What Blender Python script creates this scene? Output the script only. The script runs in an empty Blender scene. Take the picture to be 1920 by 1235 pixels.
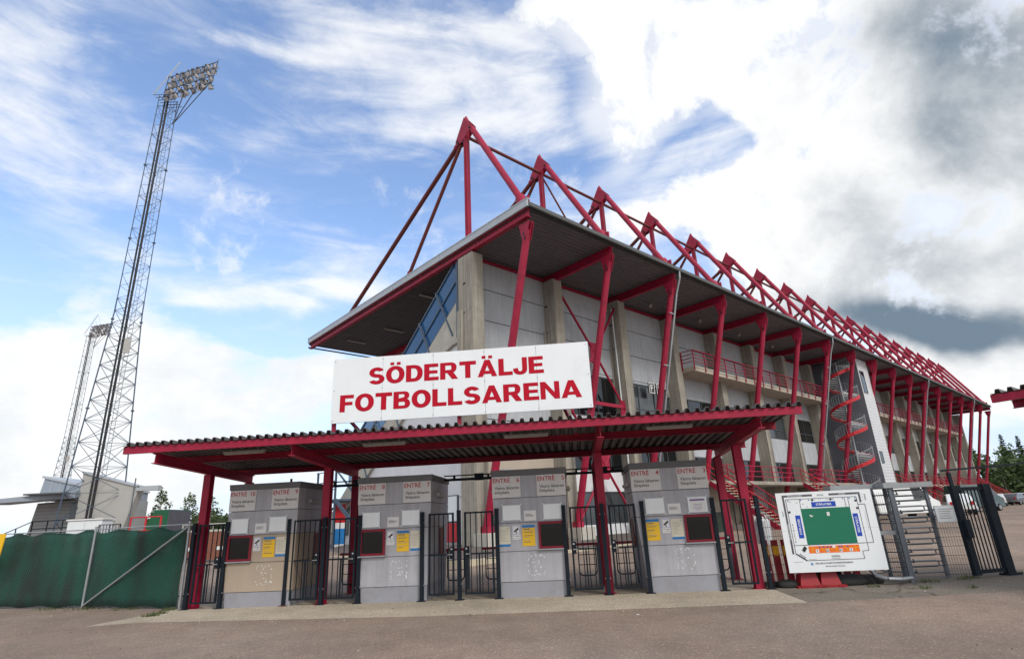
import bpy, bmesh, math, random
from math import sin, cos, pi, radians, atan2, sqrt, hypot
from mathutils import Vector, Matrix
random.seed(7)
SC = bpy.context.scene
COL = SC.collection
V = Vector

# ------------------------------------------------------------------ materials
MATS = {}
def mat(name, col, rough=.6, metal=0., var=.12, scale=3., bump=0., bscale=40., streak=0., spec=.5, dirt=None, coat=0.):
    m = bpy.data.materials.new(name); m.use_nodes = True
    nt = m.node_tree; N = nt.nodes; L = nt.links
    b = N['Principled BSDF']
    b.inputs['Roughness'].default_value = rough
    b.inputs['Metallic'].default_value = metal
    b.inputs['Specular IOR Level'].default_value = spec
    b.inputs['Coat Weight'].default_value = coat
    tc = N.new('ShaderNodeTexCoord')
    no = N.new('ShaderNodeTexNoise'); no.inputs['Scale'].default_value = scale
    no.inputs['Detail'].default_value = 6; no.inputs['Roughness'].default_value = .62
    L.new(tc.outputs['Object'], no.inputs['Vector'])
    mr = N.new('ShaderNodeMapRange')
    mr.inputs['From Min'].default_value = .3; mr.inputs['From Max'].default_value = .7
    mr.inputs['To Min'].default_value = 1 - var; mr.inputs['To Max'].default_value = 1 + var
    L.new(no.outputs['Fac'], mr.inputs['Value'])
    val = mr.outputs['Result']
    if streak:
        mp = N.new('ShaderNodeMapping'); mp.inputs['Scale'].default_value = (5, 5, .22)
        L.new(tc.outputs['Object'], mp.inputs['Vector'])
        n2 = N.new('ShaderNodeTexNoise'); n2.inputs['Scale'].default_value = 1.6; n2.inputs['Detail'].default_value = 5
        L.new(mp.outputs['Vector'], n2.inputs['Vector'])
        m2 = N.new('ShaderNodeMapRange'); m2.inputs['From Min'].default_value = .35; m2.inputs['From Max'].default_value = .7
        m2.inputs['To Min'].default_value = 1 + streak * .4; m2.inputs['To Max'].default_value = 1 - streak
        L.new(n2.outputs['Fac'], m2.inputs['Value'])
        mu = N.new('ShaderNodeMath'); mu.operation = 'MULTIPLY'
        L.new(val, mu.inputs[0]); L.new(m2.outputs['Result'], mu.inputs[1]); val = mu.outputs[0]
    mx = N.new('ShaderNodeVectorMath'); mx.operation = 'SCALE'
    mx.inputs[0].default_value = col[:3]
    L.new(val, mx.inputs['Scale'])
    out = mx.outputs[0]
    if dirt:
        n3 = N.new('ShaderNodeTexNoise'); n3.inputs['Scale'].default_value = dirt[1]; n3.inputs['Detail'].default_value = 8
        n3.inputs['Roughness'].default_value = .7
        L.new(tc.outputs['Object'], n3.inputs['Vector'])
        r3 = N.new('ShaderNodeMapRange'); r3.inputs['From Min'].default_value = .5; r3.inputs['From Max'].default_value = .72
        r3.inputs['To Max'].default_value = dirt[2]
        L.new(n3.outputs['Fac'], r3.inputs['Value'])
        mi = N.new('ShaderNodeMix'); mi.data_type = 'RGBA'
        L.new(r3.outputs['Result'], mi.inputs['Factor']); L.new(out, mi.inputs['A'])
        mi.inputs['B'].default_value = (*dirt[0], 1)
        out = mi.outputs['Result']
    L.new(out, b.inputs['Base Color'])
    if bump:
        nb = N.new('ShaderNodeTexNoise'); nb.inputs['Scale'].default_value = bscale; nb.inputs['Detail'].default_value = 4
        L.new(tc.outputs['Object'], nb.inputs['Vector'])
        bp = N.new('ShaderNodeBump'); bp.inputs['Strength'].default_value = bump; bp.inputs['Distance'].default_value = .01
        L.new(nb.outputs['Fac'], bp.inputs['Height']); L.new(bp.outputs['Normal'], b.inputs['Normal'])
    MATS[name] = m
    return m
mat('red_steel', (.325, .012, .044), .55, var=.14, scale=2.2, streak=.12, spec=.3, dirt=((.15, .014, .022), 1.4, .55))
mat('red_bright', (.50, .012, .022), .5, var=.08)
mat('frame_red', (.20, .010, .026), .5, var=.1, spec=.3)
mat('rust_red', (.15, .028, .022), .6, var=.15)
mat('concrete', (.34, .315, .265), .9, var=.16, scale=2.2, bump=.25, bscale=25, streak=.28, dirt=((.15, .13, .10), 1.1, .6))
mat('concrete_pale', (.46, .44, .385), .9, var=.12, scale=1.4, bump=.2, bscale=30, dirt=((.3, .28, .235), .8, .6))
mat('concrete_beige', (.40, .345, .285), .9, var=.08, scale=1.2, bump=.15, bscale=30)
mat('panel_grey', (.42, .445, .475), .7, var=.07, scale=.9, streak=.12, dirt=((.28, .28, .29), .6, .35))
mat('panel_white', (.66, .67, .70), .6, var=.05, scale=1.2, streak=.05)
mat('siding', (.60, .61, .63), .55, var=.05, scale=1.5, streak=.06)
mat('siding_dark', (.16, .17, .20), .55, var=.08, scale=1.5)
mat('galv', (.36, .38, .40), .42, .55, var=.12, scale=8)
mat('galv_dark', (.13, .15, .175), .5, .3, var=.15, scale=8)
mat('roof_sheet', (.115, .108, .112), .6, .2, var=.15, scale=4)
mat('trim_grey', (.42, .45, .48), .5, .15, var=.06, scale=2)
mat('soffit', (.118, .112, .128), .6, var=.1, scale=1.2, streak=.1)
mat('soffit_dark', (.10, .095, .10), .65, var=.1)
mat('gutter', (.08, .085, .085), .6)
mat('blue_steel', (.055, .085, .13), .5, var=.1)
mat('gate_paint', (.008, .014, .022), .65, var=.15, dirt=((.02, .024, .028), 6, .3), spec=.2)
mat('black', (.015, .015, .017), .6)
mat('rubber', (.018, .018, .018), .8, bump=.2)
mat('booth_grey', (.385, .385, .425), .55, var=.06, scale=2, streak=.14, dirt=((.27, .265, .27), 2.2, .45))
mat('booth_base', (.285, .29, .325), .6, var=.06, scale=2, dirt=((.2, .19, .18), 2.5, .5))
mat('booth_beige', (.40, .325, .25), .6, var=.05, scale=2, streak=.06)
mat('booth_cap', (.13, .13, .14), .6, var=.1)
mat('sign_white', (.77, .81, .84), .4, var=.025, scale=1.2, streak=.02, dirt=((.66, .67, .66), 1.4, .35))
mat('plate_white', (.62, .61, .61), .45, var=.04, scale=2, dirt=((.5, .48, .46), 2.6, .4))
mat('paper_white', (.70, .70, .70), .6, var=.04)
mat('cream', (.62, .58, .47), .6, var=.05)
mat('sign_red', (.44, .001, .018), .5, var=.05, spec=.2)
mat('text_red', (.42, .012, .022), .5)
mat('text_black', (.02, .02, .022), .5)
mat('text_grey', (.30, .30, .30), .6)
mat('map_green', (.002, .155, .085), .45, var=.06, scale=1.4)
mat('map_blue', (.004, .055, .42), .45, var=.06)
mat('map_orange', (.80, .16, .012), .5, var=.06)
mat('map_purple', (.14, .05, .26), .5)
mat('map_grey', (.09, .085, .10), .5)
mat('blue_print', (.01, .17, .46), .5)
mat('yellow', (.78, .47, .010), .5, var=.05)
mat('reflect_yellow', (.85, .42, .01), .35)
mat('red_plastic', (.30, .006, .014), .45, var=.12, scale=6, dirt=((.2, .01, .012), 4, .5))
mat('white_plastic', (.70, .74, .76), .4, var=.05)
mat('cream_kerb', (.50, .45, .33), .9, var=.1, bump=.2)
mat('lamp_white', (.42, .41, .39), .5)
mat('cobble', (.115, .095, .085), .9, var=.35, scale=9, bump=.8, bscale=7)
mat('window_frame', (.06, .075, .085), .4)
mat('timber_brown', (.20, .075, .045), .8, var=.2, scale=5)
mat('green_paint', (.004, .085, .035), .5, var=.1)
mat('wall_cream', (.40, .395, .375), .85, var=.06, scale=.8)
mat('cladding_grey', (.33, .34, .345), .6, var=.08, scale=1)
mat('cladding_blue', (.27, .31, .36), .5, var=.06)
mat('car_white', (.70, .72, .72), .28, coat=.6, var=.02)
mat('car_silver', (.42, .44, .46), .3, .4, coat=.6, var=.02)
mat('car_grey', (.13, .145, .16), .3, .3, coat=.6, var=.02)
mat('car_red', (.20, .010, .020), .3, coat=.6, var=.02)
mat('car_green', (.012, .035, .025), .35, coat=.5, var=.05)
mat('tyre', (.016, .016, .017), .85)
mat('tail_red', (.45, .01, .012), .25)
mat('chrome', (.6, .6, .6), .2, .9)
mat('bark', (.10, .085, .07), .9, var=.3, scale=12)
mat('birch_bark', (.50, .48, .44), .85, var=.3, scale=10)
mat('spot_glass', (.20, .19, .18), .25, .2)
mat('spot_body', (.27, .25, .25), .5, .2, var=.3, scale=1.5)
mat('seat_blue', (.05, .08, .20), .6)

def leaf_mat(name, c1, c2):
    m = bpy.data.materials.new(name); m.use_nodes = True
    nt = m.node_tree; N = nt.nodes; L = nt.links; b = N['Principled BSDF']
    b.inputs['Roughness'].default_value = .6
    gi = N.new('ShaderNodeNewGeometry'); no = N.new('ShaderNodeTexNoise'); no.inputs['Scale'].default_value = .6
    no.inputs['Detail'].default_value = 5
    L.new(gi.outputs['Position'], no.inputs['Vector'])
    ad = N.new('ShaderNodeMath'); ad.operation = 'MULTIPLY_ADD'
    L.new(gi.outputs['Random Per Island'], ad.inputs[0]); ad.inputs[1].default_value = .5
    L.new(no.outputs['Fac'], ad.inputs[2])
    mr = N.new('ShaderNodeMapRange'); mr.inputs['From Min'].default_value = .4; mr.inputs['From Max'].default_value = 1.1
    L.new(ad.outputs[0], mr.inputs['Value'])
    mi = N.new('ShaderNodeMix'); mi.data_type = 'RGBA'
    mi.inputs['A'].default_value = (*c1, 1); mi.inputs['B'].default_value = (*c2, 1)
    L.new(mr.outputs['Result'], mi.inputs['Factor']); L.new(mi.outputs['Result'], b.inputs['Base Color'])
    tr = N.new('ShaderNodeBsdfTranslucent'); L.new(mi.outputs['Result'], tr.inputs['Color'])
    ms = N.new('ShaderNodeMixShader'); ms.inputs[0].default_value = .25
    L.new(b.outputs[0], ms.inputs[1]); L.new(tr.outputs[0], ms.inputs[2])
    L.new(ms.outputs[0], N['Material Output'].inputs['Surface'])
    MATS[name] = m
leaf_mat('leaf', (.028, .055, .018), (.095, .145, .040))
leaf_mat('leaf_birch', (.035, .065, .022), (.13, .17, .055))
leaf_mat('needle', (.012, .026, .016), (.035, .060, .030))
leaf_mat('leaf_weed', (.05, .075, .02), (.13, .16, .05))

def glass_mat(name, col, rough=.06, spec=.9):
    m = bpy.data.materials.new(name); m.use_nodes = True
    b = m.node_tree.nodes['Principled BSDF']
    b.inputs['Base Color'].default_value = (*col, 1); b.inputs['Roughness'].default_value = rough
    b.inputs['Specular IOR Level'].default_value = spec
    N = m.node_tree.nodes; L = m.node_tree.links
    tc = N.new('ShaderNodeTexCoord'); no = N.new('ShaderNodeTexNoise'); no.inputs['Scale'].default_value = .9
    bp = N.new('ShaderNodeBump'); bp.inputs['Strength'].default_value = .04
    L.new(tc.outputs['Object'], no.inputs['Vector']); L.new(no.outputs['Fac'], bp.inputs['Height']); L.new(bp.outputs['Normal'], b.inputs['Normal'])
    MATS[name] = m
glass_mat('glass', (.008, .009, .010), .05, .5)
glass_mat('glass_grey', (.05, .058, .065), .12, .7)
glass_mat('car_glass', (.010, .012, .014))

def see_through(name, base, alpha, rough=.1, noise=False, base2=None):
    m = bpy.data.materials.new(name); m.use_nodes = True
    nt = m.node_tree; N = nt.nodes; L = nt.links; b = N['Principled BSDF']
    b.inputs['Base Color'].default_value = (*base, 1); b.inputs['Roughness'].default_value = rough
    tr = N.new('ShaderNodeBsdfTransparent'); ms = N.new('ShaderNodeMixShader'); ms.inputs[0].default_value = alpha
    L.new(tr.outputs[0], ms.inputs[1]); L.new(b.outputs[0], ms.inputs[2])
    L.new(ms.outputs[0], N['Material Output'].inputs['Surface'])
    if noise:
        tc = N.new('ShaderNodeTexCoord'); mp = N.new('ShaderNodeMapping'); mp.inputs['Scale'].default_value = (1.2, 1.2, .35)
        no = N.new('ShaderNodeTexNoise'); no.inputs['Scale'].default_value = 1.6; no.inputs['Detail'].default_value = 6
        L.new(tc.outputs['Object'], mp.inputs['Vector']); L.new(mp.outputs['Vector'], no.inputs['Vector'])
        mr = N.new('ShaderNodeMapRange'); mr.inputs['From Min'].default_value = .36; mr.inputs['From Max'].default_value = .66
        L.new(no.outputs['Fac'], mr.inputs['Value'])
        mi = N.new('ShaderNodeMix'); mi.data_type = 'RGBA'
        mi.inputs['A'].default_value = (*base, 1); mi.inputs['B'].default_value = (*base2, 1)
        L.new(mr.outputs['Result'], mi.inputs['Factor'])
        # fine weave
        wv = N.new('ShaderNodeTexNoise'); wv.inputs['Scale'].default_value = 60
        L.new(tc.outputs['Object'], wv.inputs['Vector'])
        sc = N.new('ShaderNodeMapRange'); sc.inputs['To Min'].default_value = .72; sc.inputs['To Max'].default_value = 1.28
        L.new(wv.outputs['Fac'], sc.inputs['Value'])
        vm = N.new('ShaderNodeVectorMath'); vm.operation = 'SCALE'
        L.new(mi.outputs['Result'], vm.inputs[0]); L.new(sc.outputs['Result'], vm.inputs['Scale'])
        L.new(vm.outputs[0], b.inputs['Base Color'])
        a2 = N.new('ShaderNodeMapRange'); a2.inputs['To Min'].default_value = alpha - .1; a2.inputs['To Max'].default_value = min(1, alpha + .12)
        L.new(no.outputs['Fac'], a2.inputs['Value']); L.new(a2.outputs['Result'], ms.inputs[0])
    MATS[name] = m
see_through('screen_glass', (.030, .125, .30), .74, .06)
see_through('shade_cloth', (.002, .088, .055), .88, .9, True, (.012, .030, .022))

def asphalt(name, base, warm, crack=False):
    m = bpy.data.materials.new(name); m.use_nodes = True
    nt = m.node_tree; N = nt.nodes; L = nt.links; b = N['Principled BSDF']
    b.inputs['Roughness'].default_value = .92; b.inputs['Specular IOR Level'].default_value = .25
    tc = N.new('ShaderNodeTexCoord')
    def noise(s, d=4, r=.6):
        n = N.new('ShaderNodeTexNoise'); n.inputs['Scale'].default_value = s; n.inputs['Detail'].default_value = d
        n.inputs['Roughness'].default_value = r; L.new(tc.outputs['Object'], n.inputs['Vector']); return n.outputs['Fac']
    def rng(v, a, b_, c, d):
        r = N.new('ShaderNodeMapRange'); r.inputs['From Min'].default_value = a; r.inputs['From Max'].default_value = b_
        r.inputs['To Min'].default_value = c; r.inputs['To Max'].default_value = d; L.new(v, r.inputs['Value']); return r.outputs['Result']
    def mul(a, b_):
        r = N.new('ShaderNodeMath'); r.operation = 'MULTIPLY'; L.new(a, r.inputs[0]); L.new(b_, r.inputs[1]); return r.outputs[0]
    big = rng(noise(.22, 5), .3, .7, .76, 1.22)
    mid = mul(rng(noise(1.7, 6, .7), .3, .7, .86, 1.12), rng(noise(.9, 7, .75), .60, .74, 1.0, .70))
    fine = rng(noise(75, 2, .8), .25, .75, .60, 1.40)
    vo = N.new('ShaderNodeTexVoronoi'); vo.inputs['Scale'].default_value = 55; L.new(tc.outputs['Object'], vo.inputs['Vector'])
    spk = N.new('ShaderNodeSeparateColor'); L.new(vo.outputs['Color'], spk.inputs[0])
    stone = rng(spk.outputs[0], .80, 1.0, 1.0, 1.75)
    v = mul(mul(big, mid), mul(fine, stone))
    if crack:
        vc = N.new('ShaderNodeTexVoronoi'); vc.feature = 'DISTANCE_TO_EDGE'; vc.inputs['Scale'].default_value = .28
        nd = N.new('ShaderNodeTexNoise'); nd.inputs['Scale'].default_value = 1.2; L.new(tc.outputs['Object'], nd.inputs['Vector'])
        va = N.new('ShaderNodeVectorMath'); va.operation = 'ADD'
        L.new(tc.outputs['Object'], va.inputs[0]); L.new(nd.outputs['Color'], va.inputs[1]); L.new(va.outputs[0], vc.inputs['Vector'])
        v = mul(v, rng(vc.outputs['Distance'], 0, .012, .45, 1.0))
    mi = N.new('ShaderNodeMix'); mi.data_type = 'RGBA'
    mi.inputs['A'].default_value = (*base, 1); mi.inputs['B'].default_value = (*warm, 1)
    L.new(rng(noise(.35, 4), .35, .65, 0, 1), mi.inputs['Factor'])
    vm = N.new('ShaderNodeVectorMath'); vm.operation = 'SCALE'
    L.new(mi.outputs['Result'], vm.inputs[0]); L.new(v, vm.inputs['Scale']); L.new(vm.outputs[0], b.inputs['Base Color'])
    bp = N.new('ShaderNodeBump'); bp.inputs['Strength'].default_value = .5; bp.inputs['Distance'].default_value = .012
    L.new(noise(90, 3, .8), bp.inputs['Height']); L.new(bp.outputs['Normal'], b.inputs['Normal'])
    MATS[name] = m
asphalt('asphalt', (.245, .182, .142), (.215, .172, .140))
asphalt('asphalt_patch', (.155, .138, .115), (.175, .150, .122), True)
asphalt('apron_concrete', (.40, .345, .27), (.345, .30, .235))

# ------------------------------------------------------------------ mesh builder
class MB:
    def __init__(s, default='galv'):
        s.v = []; s.f = []; s.m = []; s.s = []; s.mats = []; s.d = default
    def mi(s, m):
        m = m or s.d
        if m not in s.mats: s.mats.append(m)
        return s.mats.index(m)
    def add(s, vs, fs, m=None, smooth=False):
        o = len(s.v); i = s.mi(m)
        s.v += [tuple(p) for p in vs]
        for f in fs:
            s.f.append([o + k for k in f]); s.m.append(i); s.s.append(smooth)
        return s
    def box(s, a, b, m=None):
        x0, y0, z0 = a; x1, y1, z1 = b
        return s.hexa([(x0, y0, z0), (x1, y0, z0), (x1, y1, z0), (x0, y1, z0), (x0, y0, z1), (x1, y0, z1), (x1, y1, z1), (x0, y1, z1)], m)
    def hexa(s, p, m=None):
        return s.add(p, [(3, 2, 1, 0), (4, 5, 6, 7), (0, 1, 5, 4), (1, 2, 6, 5), (2, 3, 7, 6), (3, 0, 4, 7)], m)
    def bar(s, p0, p1, w, h, m=None, up=(0, 0, 1)):
        p0 = V(p0); p1 = V(p1); a = (p1 - p0).normalized(); u = V(up)
        if abs(a.dot(u)) > .98: u = V((0, 1, 0))
        r = a.cross(u).normalized(); u = r.cross(a).normalized()
        q = []
        for p in (p0, p1):
            for sx, sy in ((-1, -1), (1, -1), (1, 1), (-1, 1)): q.append(p + r * (sx * w / 2) + u * (sy * h / 2))
        return s.add(q, [(0, 1, 2, 3), (7, 6, 5, 4), (0, 4, 5, 1), (1, 5, 6, 2), (2, 6, 7, 3), (3, 7, 4, 0)], m)
    def ibeam(s, p0, p1, h, w, m=None, up=(0, 0, 1), tf=.02, tw=.012):
        p0 = V(p0); p1 = V(p1); a = (p1 - p0).normalized(); u = V(up)
        if abs(a.dot(u)) > .98: u = V((0, 1, 0))
        r = a.cross(u).normalized(); u = r.cross(a).normalized()
        s.bar(p0, p1, tw, h - 2 * tf, m, u)
        for sg in (-1, 1):
            o = u * (sg * (h - tf) / 2); s.bar(p0 + o, p1 + o, w, tf, m, u)
        return s
    def tube(s, p0, p1, r, m=None, n=10, r1=None, caps=True, smooth=True):
        p0 = V(p0); p1 = V(p1); a = (p1 - p0)
        if a.length < 1e-6: return s
        a.normalize(); u = V((0, 0, 1)) if abs(a.z) < .9 else V((1, 0, 0))
        x = a.cross(u).normalized(); y = a.cross(x)
        r1 = r if r1 is None else r1
        vs = []
        for p, rr in ((p0, r), (p1, r1)):
            for k in range(n):
                t = 2 * pi * k / n; vs.append(p + x * (rr * cos(t)) + y * (rr * sin(t)))
        s.add(vs, [(k, k + n, (k + 1) % n + n, (k + 1) % n) for k in range(n)], m, smooth)
        if caps: s.add(vs, [tuple(range(n)), tuple(range(2 * n - 1, n - 1, -1))], m)
        return s
    def path(s, pts, r, m=None, n=8):
        for a, b in zip(pts, pts[1:]): s.tube(a, b, r, m, n)
        return s
    def prism(s, poly, vec, m=None):
        n = len(poly); vec = V(vec); a = [V(p) for p in poly]; b = [p + vec for p in a]
        return s.add(a + b, [tuple(range(n - 1, -1, -1)), tuple(range(n, 2 * n))] + [(k, (k + 1) % n, (k + 1) % n + n, k + n) for k in range(n)], m)
    def disc(s, c, r, nrm, th, m=None, n=16):
        nrm = V(nrm).normalized(); return s.tube(V(c) - nrm * th / 2, V(c) + nrm * th / 2, r, m, n)
    def build(s, name, parent=None, loc=None):
        me = bpy.data.meshes.new(name)
        me.from_pydata(s.v, [], s.f)
        for m in s.mats: me.materials.append(MATS[m])
        me.polygons.foreach_set('material_index', s.m)
        me.polygons.foreach_set('use_smooth', s.s)
        me.update()
        return link(name, me, parent, loc)
def link(name, me, parent=None, loc=None):
    o = bpy.data.objects.new(name, me); COL.objects.link(o)
    if parent: o.parent = parent
    if loc: o.location = loc
    return o
def tag(o, label=None, cat=None, group=None, kind=None):
    if label: o['label'] = label
    if cat: o['category'] = cat
    if group: o['group'] = group
    if kind: o['kind'] = kind
    return o
def thing(name, label, cat, loc=(0, 0, 0), rz=0, group=None):
    o = bpy.data.objects.new(name, None); COL.objects.link(o); o.empty_display_size = .3
    o.location = loc; o.rotation_euler = (0, 0, rz)
    return tag(o, label, cat, group)
def copy_tree(o, parent=None):
    c = o.copy(); COL.objects.link(c); c.parent = parent
    for ch in list(o.children): copy_tree(ch, c)
    return c

# ------------------------------------------------------------------ lettering
TXT = {}
def text_geo(body, emb=0.):
    key = (body, emb)
    if key in TXT: return TXT[key]
    cu = bpy.data.curves.new('t', 'FONT'); cu.body = body; cu.size = 1; cu.offset = emb; cu.resolution_u = 4
    ob = bpy.data.objects.new('t', cu)
    me = ob.to_mesh()
    vs = [tuple(v.co) for v in me.vertices]; fs = [tuple(p.vertices) for p in me.polygons]
    ob.to_mesh_clear(); bpy.data.objects.remove(ob); bpy.data.curves.remove(cu)
    TXT[key] = (vs, fs); return TXT[key]
def capref(emb):
    vs, _ = text_geo('E', emb); ys = [v[1] for v in vs]; return min(ys), max(ys)
def put_text(mb, body, org, xd, yd, cap, width=None, mat_=None, emb=0., align='L', maxw=None):
    """org: baseline start; xd, yd: unit directions of the writing"""
    vs, fs = text_geo(body, emb)
    if not vs: return
    lo, hi = capref(emb); sy = cap / (hi - lo)
    x0 = min(v[0] for v in vs); x1 = max(v[0] for v in vs)
    sx = width / (x1 - x0) if width else sy
    if maxw and sx * (x1 - x0) > maxw: sx = maxw / (x1 - x0)
    off = {'L': -x0, 'C': -(x0 + x1) / 2, 'R': -x1}[align]
    xd = V(xd); yd = V(yd); org = V(org)
    mb.add([org + xd * ((v[0] + off) * sx) + yd * ((v[1] - lo) * sy) for v in vs], fs, mat_)

# heavy block capitals, cut from plain shapes (unit height)
def arcpts(cx, cy, rx, ry, a0, a1, n=18, e=2.25):
    o = []
    for i in range(n + 1):
        a = radians(a0 + (a1 - a0) * i / n); c, s_ = cos(a), sin(a)
        o.append((cx + rx * math.copysign(abs(c) ** (2 / e), c), cy + ry * math.copysign(abs(s_) ** (2 / e), s_)))
    return o
def strip(a, b): return [[a[i], a[i + 1], b[i + 1], b[i]] for i in range(len(a) - 1)]
def rect(x0, y0, x1, y1): return [[(x0, y0), (x1, y0), (x1, y1), (x0, y1)]]
ST, BR = .275, .205
def glyph(ch):
    if ch == 'Ö':
        w, q = glyph('O'); return w, q + rect(w / 2 - .27, 1.08, w / 2 - .07, 1.25) + rect(w / 2 + .07, 1.08, w / 2 + .27, 1.25)
    if ch == 'Ä':
        w, q = glyph('A'); return w, q + rect(w / 2 - .27, 1.08, w / 2 - .07, 1.25) + rect(w / 2 + .07, 1.08, w / 2 + .27, 1.25)
    if ch == 'E': return .76, rect(0, 0, ST, 1) + rect(ST, 0, .76, BR) + rect(ST, 1 - BR, .74, 1) + rect(ST, .405, .70, .595)
    if ch == 'F': return .72, rect(0, 0, ST, 1) + rect(ST, 1 - BR, .72, 1) + rect(ST, .395, .66, .59)
    if ch == 'L': return .72, rect(0, 0, ST, 1) + rect(ST, 0, .72, BR + .01)
    if ch == 'T': return .86, rect(0, 1 - BR - .02, .86, 1) + rect(.2925, 0, .5675, 1 - BR - .02)
    if ch == 'N': return .94, rect(0, 0, .25, 1) + rect(.69, 0, .94, 1) + [[(.25, 1), (.25, .62), (.69, 0), (.69, .38)]]
    if ch == 'A':
        return 1.0, [[(0, 0), (.27, 0), (.5, .66), (.5, 1), (.365, 1)], [(1, 0), (.635, 1), (.5, 1), (.5, .66), (.73, 0)], [(.318, .16), (.682, .16), (.615, .345), (.385, .345)]]
    if ch == 'J':
        o = arcpts(.31, .34, .36, .355, 180, 360, 16); i_ = arcpts(.31, .34, .105, .155, 180, 360, 16)
        o[0] = (-.05, .36); i_[0] = (.205, .39)
        return .67, rect(.415, .34, .67, 1) + strip(o, i_)
    if ch == 'D': return .88, rect(0, 0, ST, 1) + strip([(ST, 0)] + arcpts(.40, .5, .48, .5, -90, 90, 22) + [(ST, 1)], [(ST, BR)] + arcpts(.40, .5, .20, .5 - BR, -90, 90, 22) + [(ST, 1 - BR)])
    if ch == 'O': return .98, strip(arcpts(.49, .5, .49, .525, 0, 360, 40, 2.1), arcpts(.49, .5, .205, .305, 0, 360, 40, 2.1))
    if ch == 'B':
        return .86, rect(0, 0, ST, 1) + strip([(ST, 0)] + arcpts(.56, .285, .30, .285, -90, 90, 14) + [(ST, .57)], [(ST, .175)] + arcpts(.53, .285, .06, .11, -90, 90, 14) + [(ST, .395)]) \
            + strip([(ST, .571)] + arcpts(.54, .755, .275, .245, -60, 90, 14) + [(ST, 1)], [(ST, .60)] + arcpts(.51, .745, .05, .09, -90, 90, 14) + [(ST, .835)])
    if ch == 'R':
        return .93, rect(0, 0, ST, 1) + strip([(ST, .37)] + arcpts(.56, .69, .30, .31, -90, 90, 16) + [(ST, 1)], [(ST, .55)] + arcpts(.53, .69, .055, .13, -90, 90, 16) + [(ST, .82)]) + [[(.36, .38), (.62, 0), (.93, 0), (.68, .42)]]
    if ch == 'S':
        w = .84; t = .21; ry = (.5 - t / 2) / 2 + .006; rx = w / 2
        up = arcpts(0, 0, 1, 1, 22, 270, 24, 2.); dn = arcpts(0, 0, 1, 1, 90, -158, 24, 2.)
        o = []; i_ = []
        for c, s_ in up:
            k = .135 if c < 0 else .12; q = max(0, -s_); o.append((w / 2 + (rx - .02) * c, .705 + (ry + t / 2) * s_)); i_.append((w / 2 + (rx - .29) * c, .705 + (ry - t / 2) * s_))
        a = strip(o, i_); o = []; i_ = []
        for c, s_ in dn: o.append((w / 2 + (rx + 0) * c, .295 + (ry + t / 2) * s_)); i_.append((w / 2 + (rx - .28) * c, .295 + (ry - t / 2) * s_))
        return w, a + strip(o, i_)
def block_text(mb, body, org, cap, width, m):
    gap = .075; x = 0; items = []
    for ch in body:
        w, q = glyph(ch); items.append((x, q)); x += w + gap
    sx = width / (x - gap); org = V(org); k = 0
    for x, q in items:
        for poly in q:
            k += 1; dy = (k % 7) * .00025
            mb.add([org + V(((x + px) * sx, -dy, py * cap)) for px, py in poly], [tuple(range(len(poly)))], m)

# ------------------------------------------------------------------ frames
ROW = (0, 14.271, 0); ROWR = -radians(5.032)
RW = V((cos(ROWR), sin(ROWR), 0)); RN = V((-sin(ROWR), cos(ROWR), 0))
def rp(t, d, z=0): return V(ROW) + RW * t + RN * d + V((0, 0, z))
GS = V((-2.131, 27.311, 0)); GSR = radians(41.942)
GU = V((cos(GSR), sin(GSR), 0)); GV = V((-sin(GSR), cos(GSR), 0))
def gp(u, v, z=0): return GS + GU * u + GV * v + V((0, 0, z))
def gz(x, y):
    """height of the ground: flat in front of the gates, rising gently behind them"""
    d = (V((x, y, 0)) - V(ROW)).dot(RN)
    z = max(0, min(.55, (d - 1.6) * .0285))
    if d > 25: z += min(.35, (d - 25) * .004)
    return z

# ------------------------------------------------------------------ camera
F_PX = 1053.1; ROLL = radians(2.675); PITCH = radians(18.753)
cam = bpy.data.cameras.new('camera'); cam.sensor_fit = 'HORIZONTAL'; cam.sensor_width = 36; cam.lens = F_PX / 1920 * 36
cam.clip_start = .05; cam.clip_end = 4000
co = bpy.data.objects.new('camera', cam); COL.objects.link(co)
R0 = V((1, 0, 0)); U0 = V((0, -sin(PITCH), cos(PITCH))); FW = V((0, cos(PITCH), sin(PITCH)))
CR = R0 * cos(ROLL) - U0 * sin(ROLL); CU = R0 * sin(ROLL) + U0 * cos(ROLL)
mtx = Matrix((CR, CU, -FW)).transposed().to_4x4(); mtx.translation = (0, 0, 1.7)
co.matrix_world = mtx
SC.camera = co

# ------------------------------------------------------------------ sky and light
SUN_AZ, SUN_EL = 146, 43
W = bpy.data.worlds.new('World'); SC.world = W; W.use_nodes = True
nt = W.node_tree; N = nt.nodes; L = nt.links; N.clear()
out = N.new('ShaderNodeOutputWorld')
tc = N.new('ShaderNodeTexCoord')
sky = N.new('ShaderNodeTexSky'); sky.sky_type = 'NISHITA'; sky.sun_disc = False
sky.sun_elevation = radians(SUN_EL); sky.sun_rotation = radians(SUN_AZ); sky.altitude = 50; sky.air_density = 1.0; sky.dust_density = .4; sky.ozone_density = 2.2
def math_(op, *a, clamp=False):
    n = N.new('ShaderNodeMath'); n.operation = op; n.use_clamp = clamp
    for i, x in enumerate(a):
        if isinstance(x, (int, float)): n.inputs[i].default_value = x
        else: L.new(x, n.inputs[i])
    return n.outputs[0]
def smooth(v, a, b, c=0., d=1.):
    n = N.new('ShaderNodeMapRange'); n.interpolation_type = 'SMOOTHSTEP'
    n.inputs['From Min'].default_value = a; n.inputs['From Max'].default_value = b
    n.inputs['To Min'].default_value = c; n.inputs['To Max'].default_value = d
    L.new(v, n.inputs['Value']); return n.outputs['Result']
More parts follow.
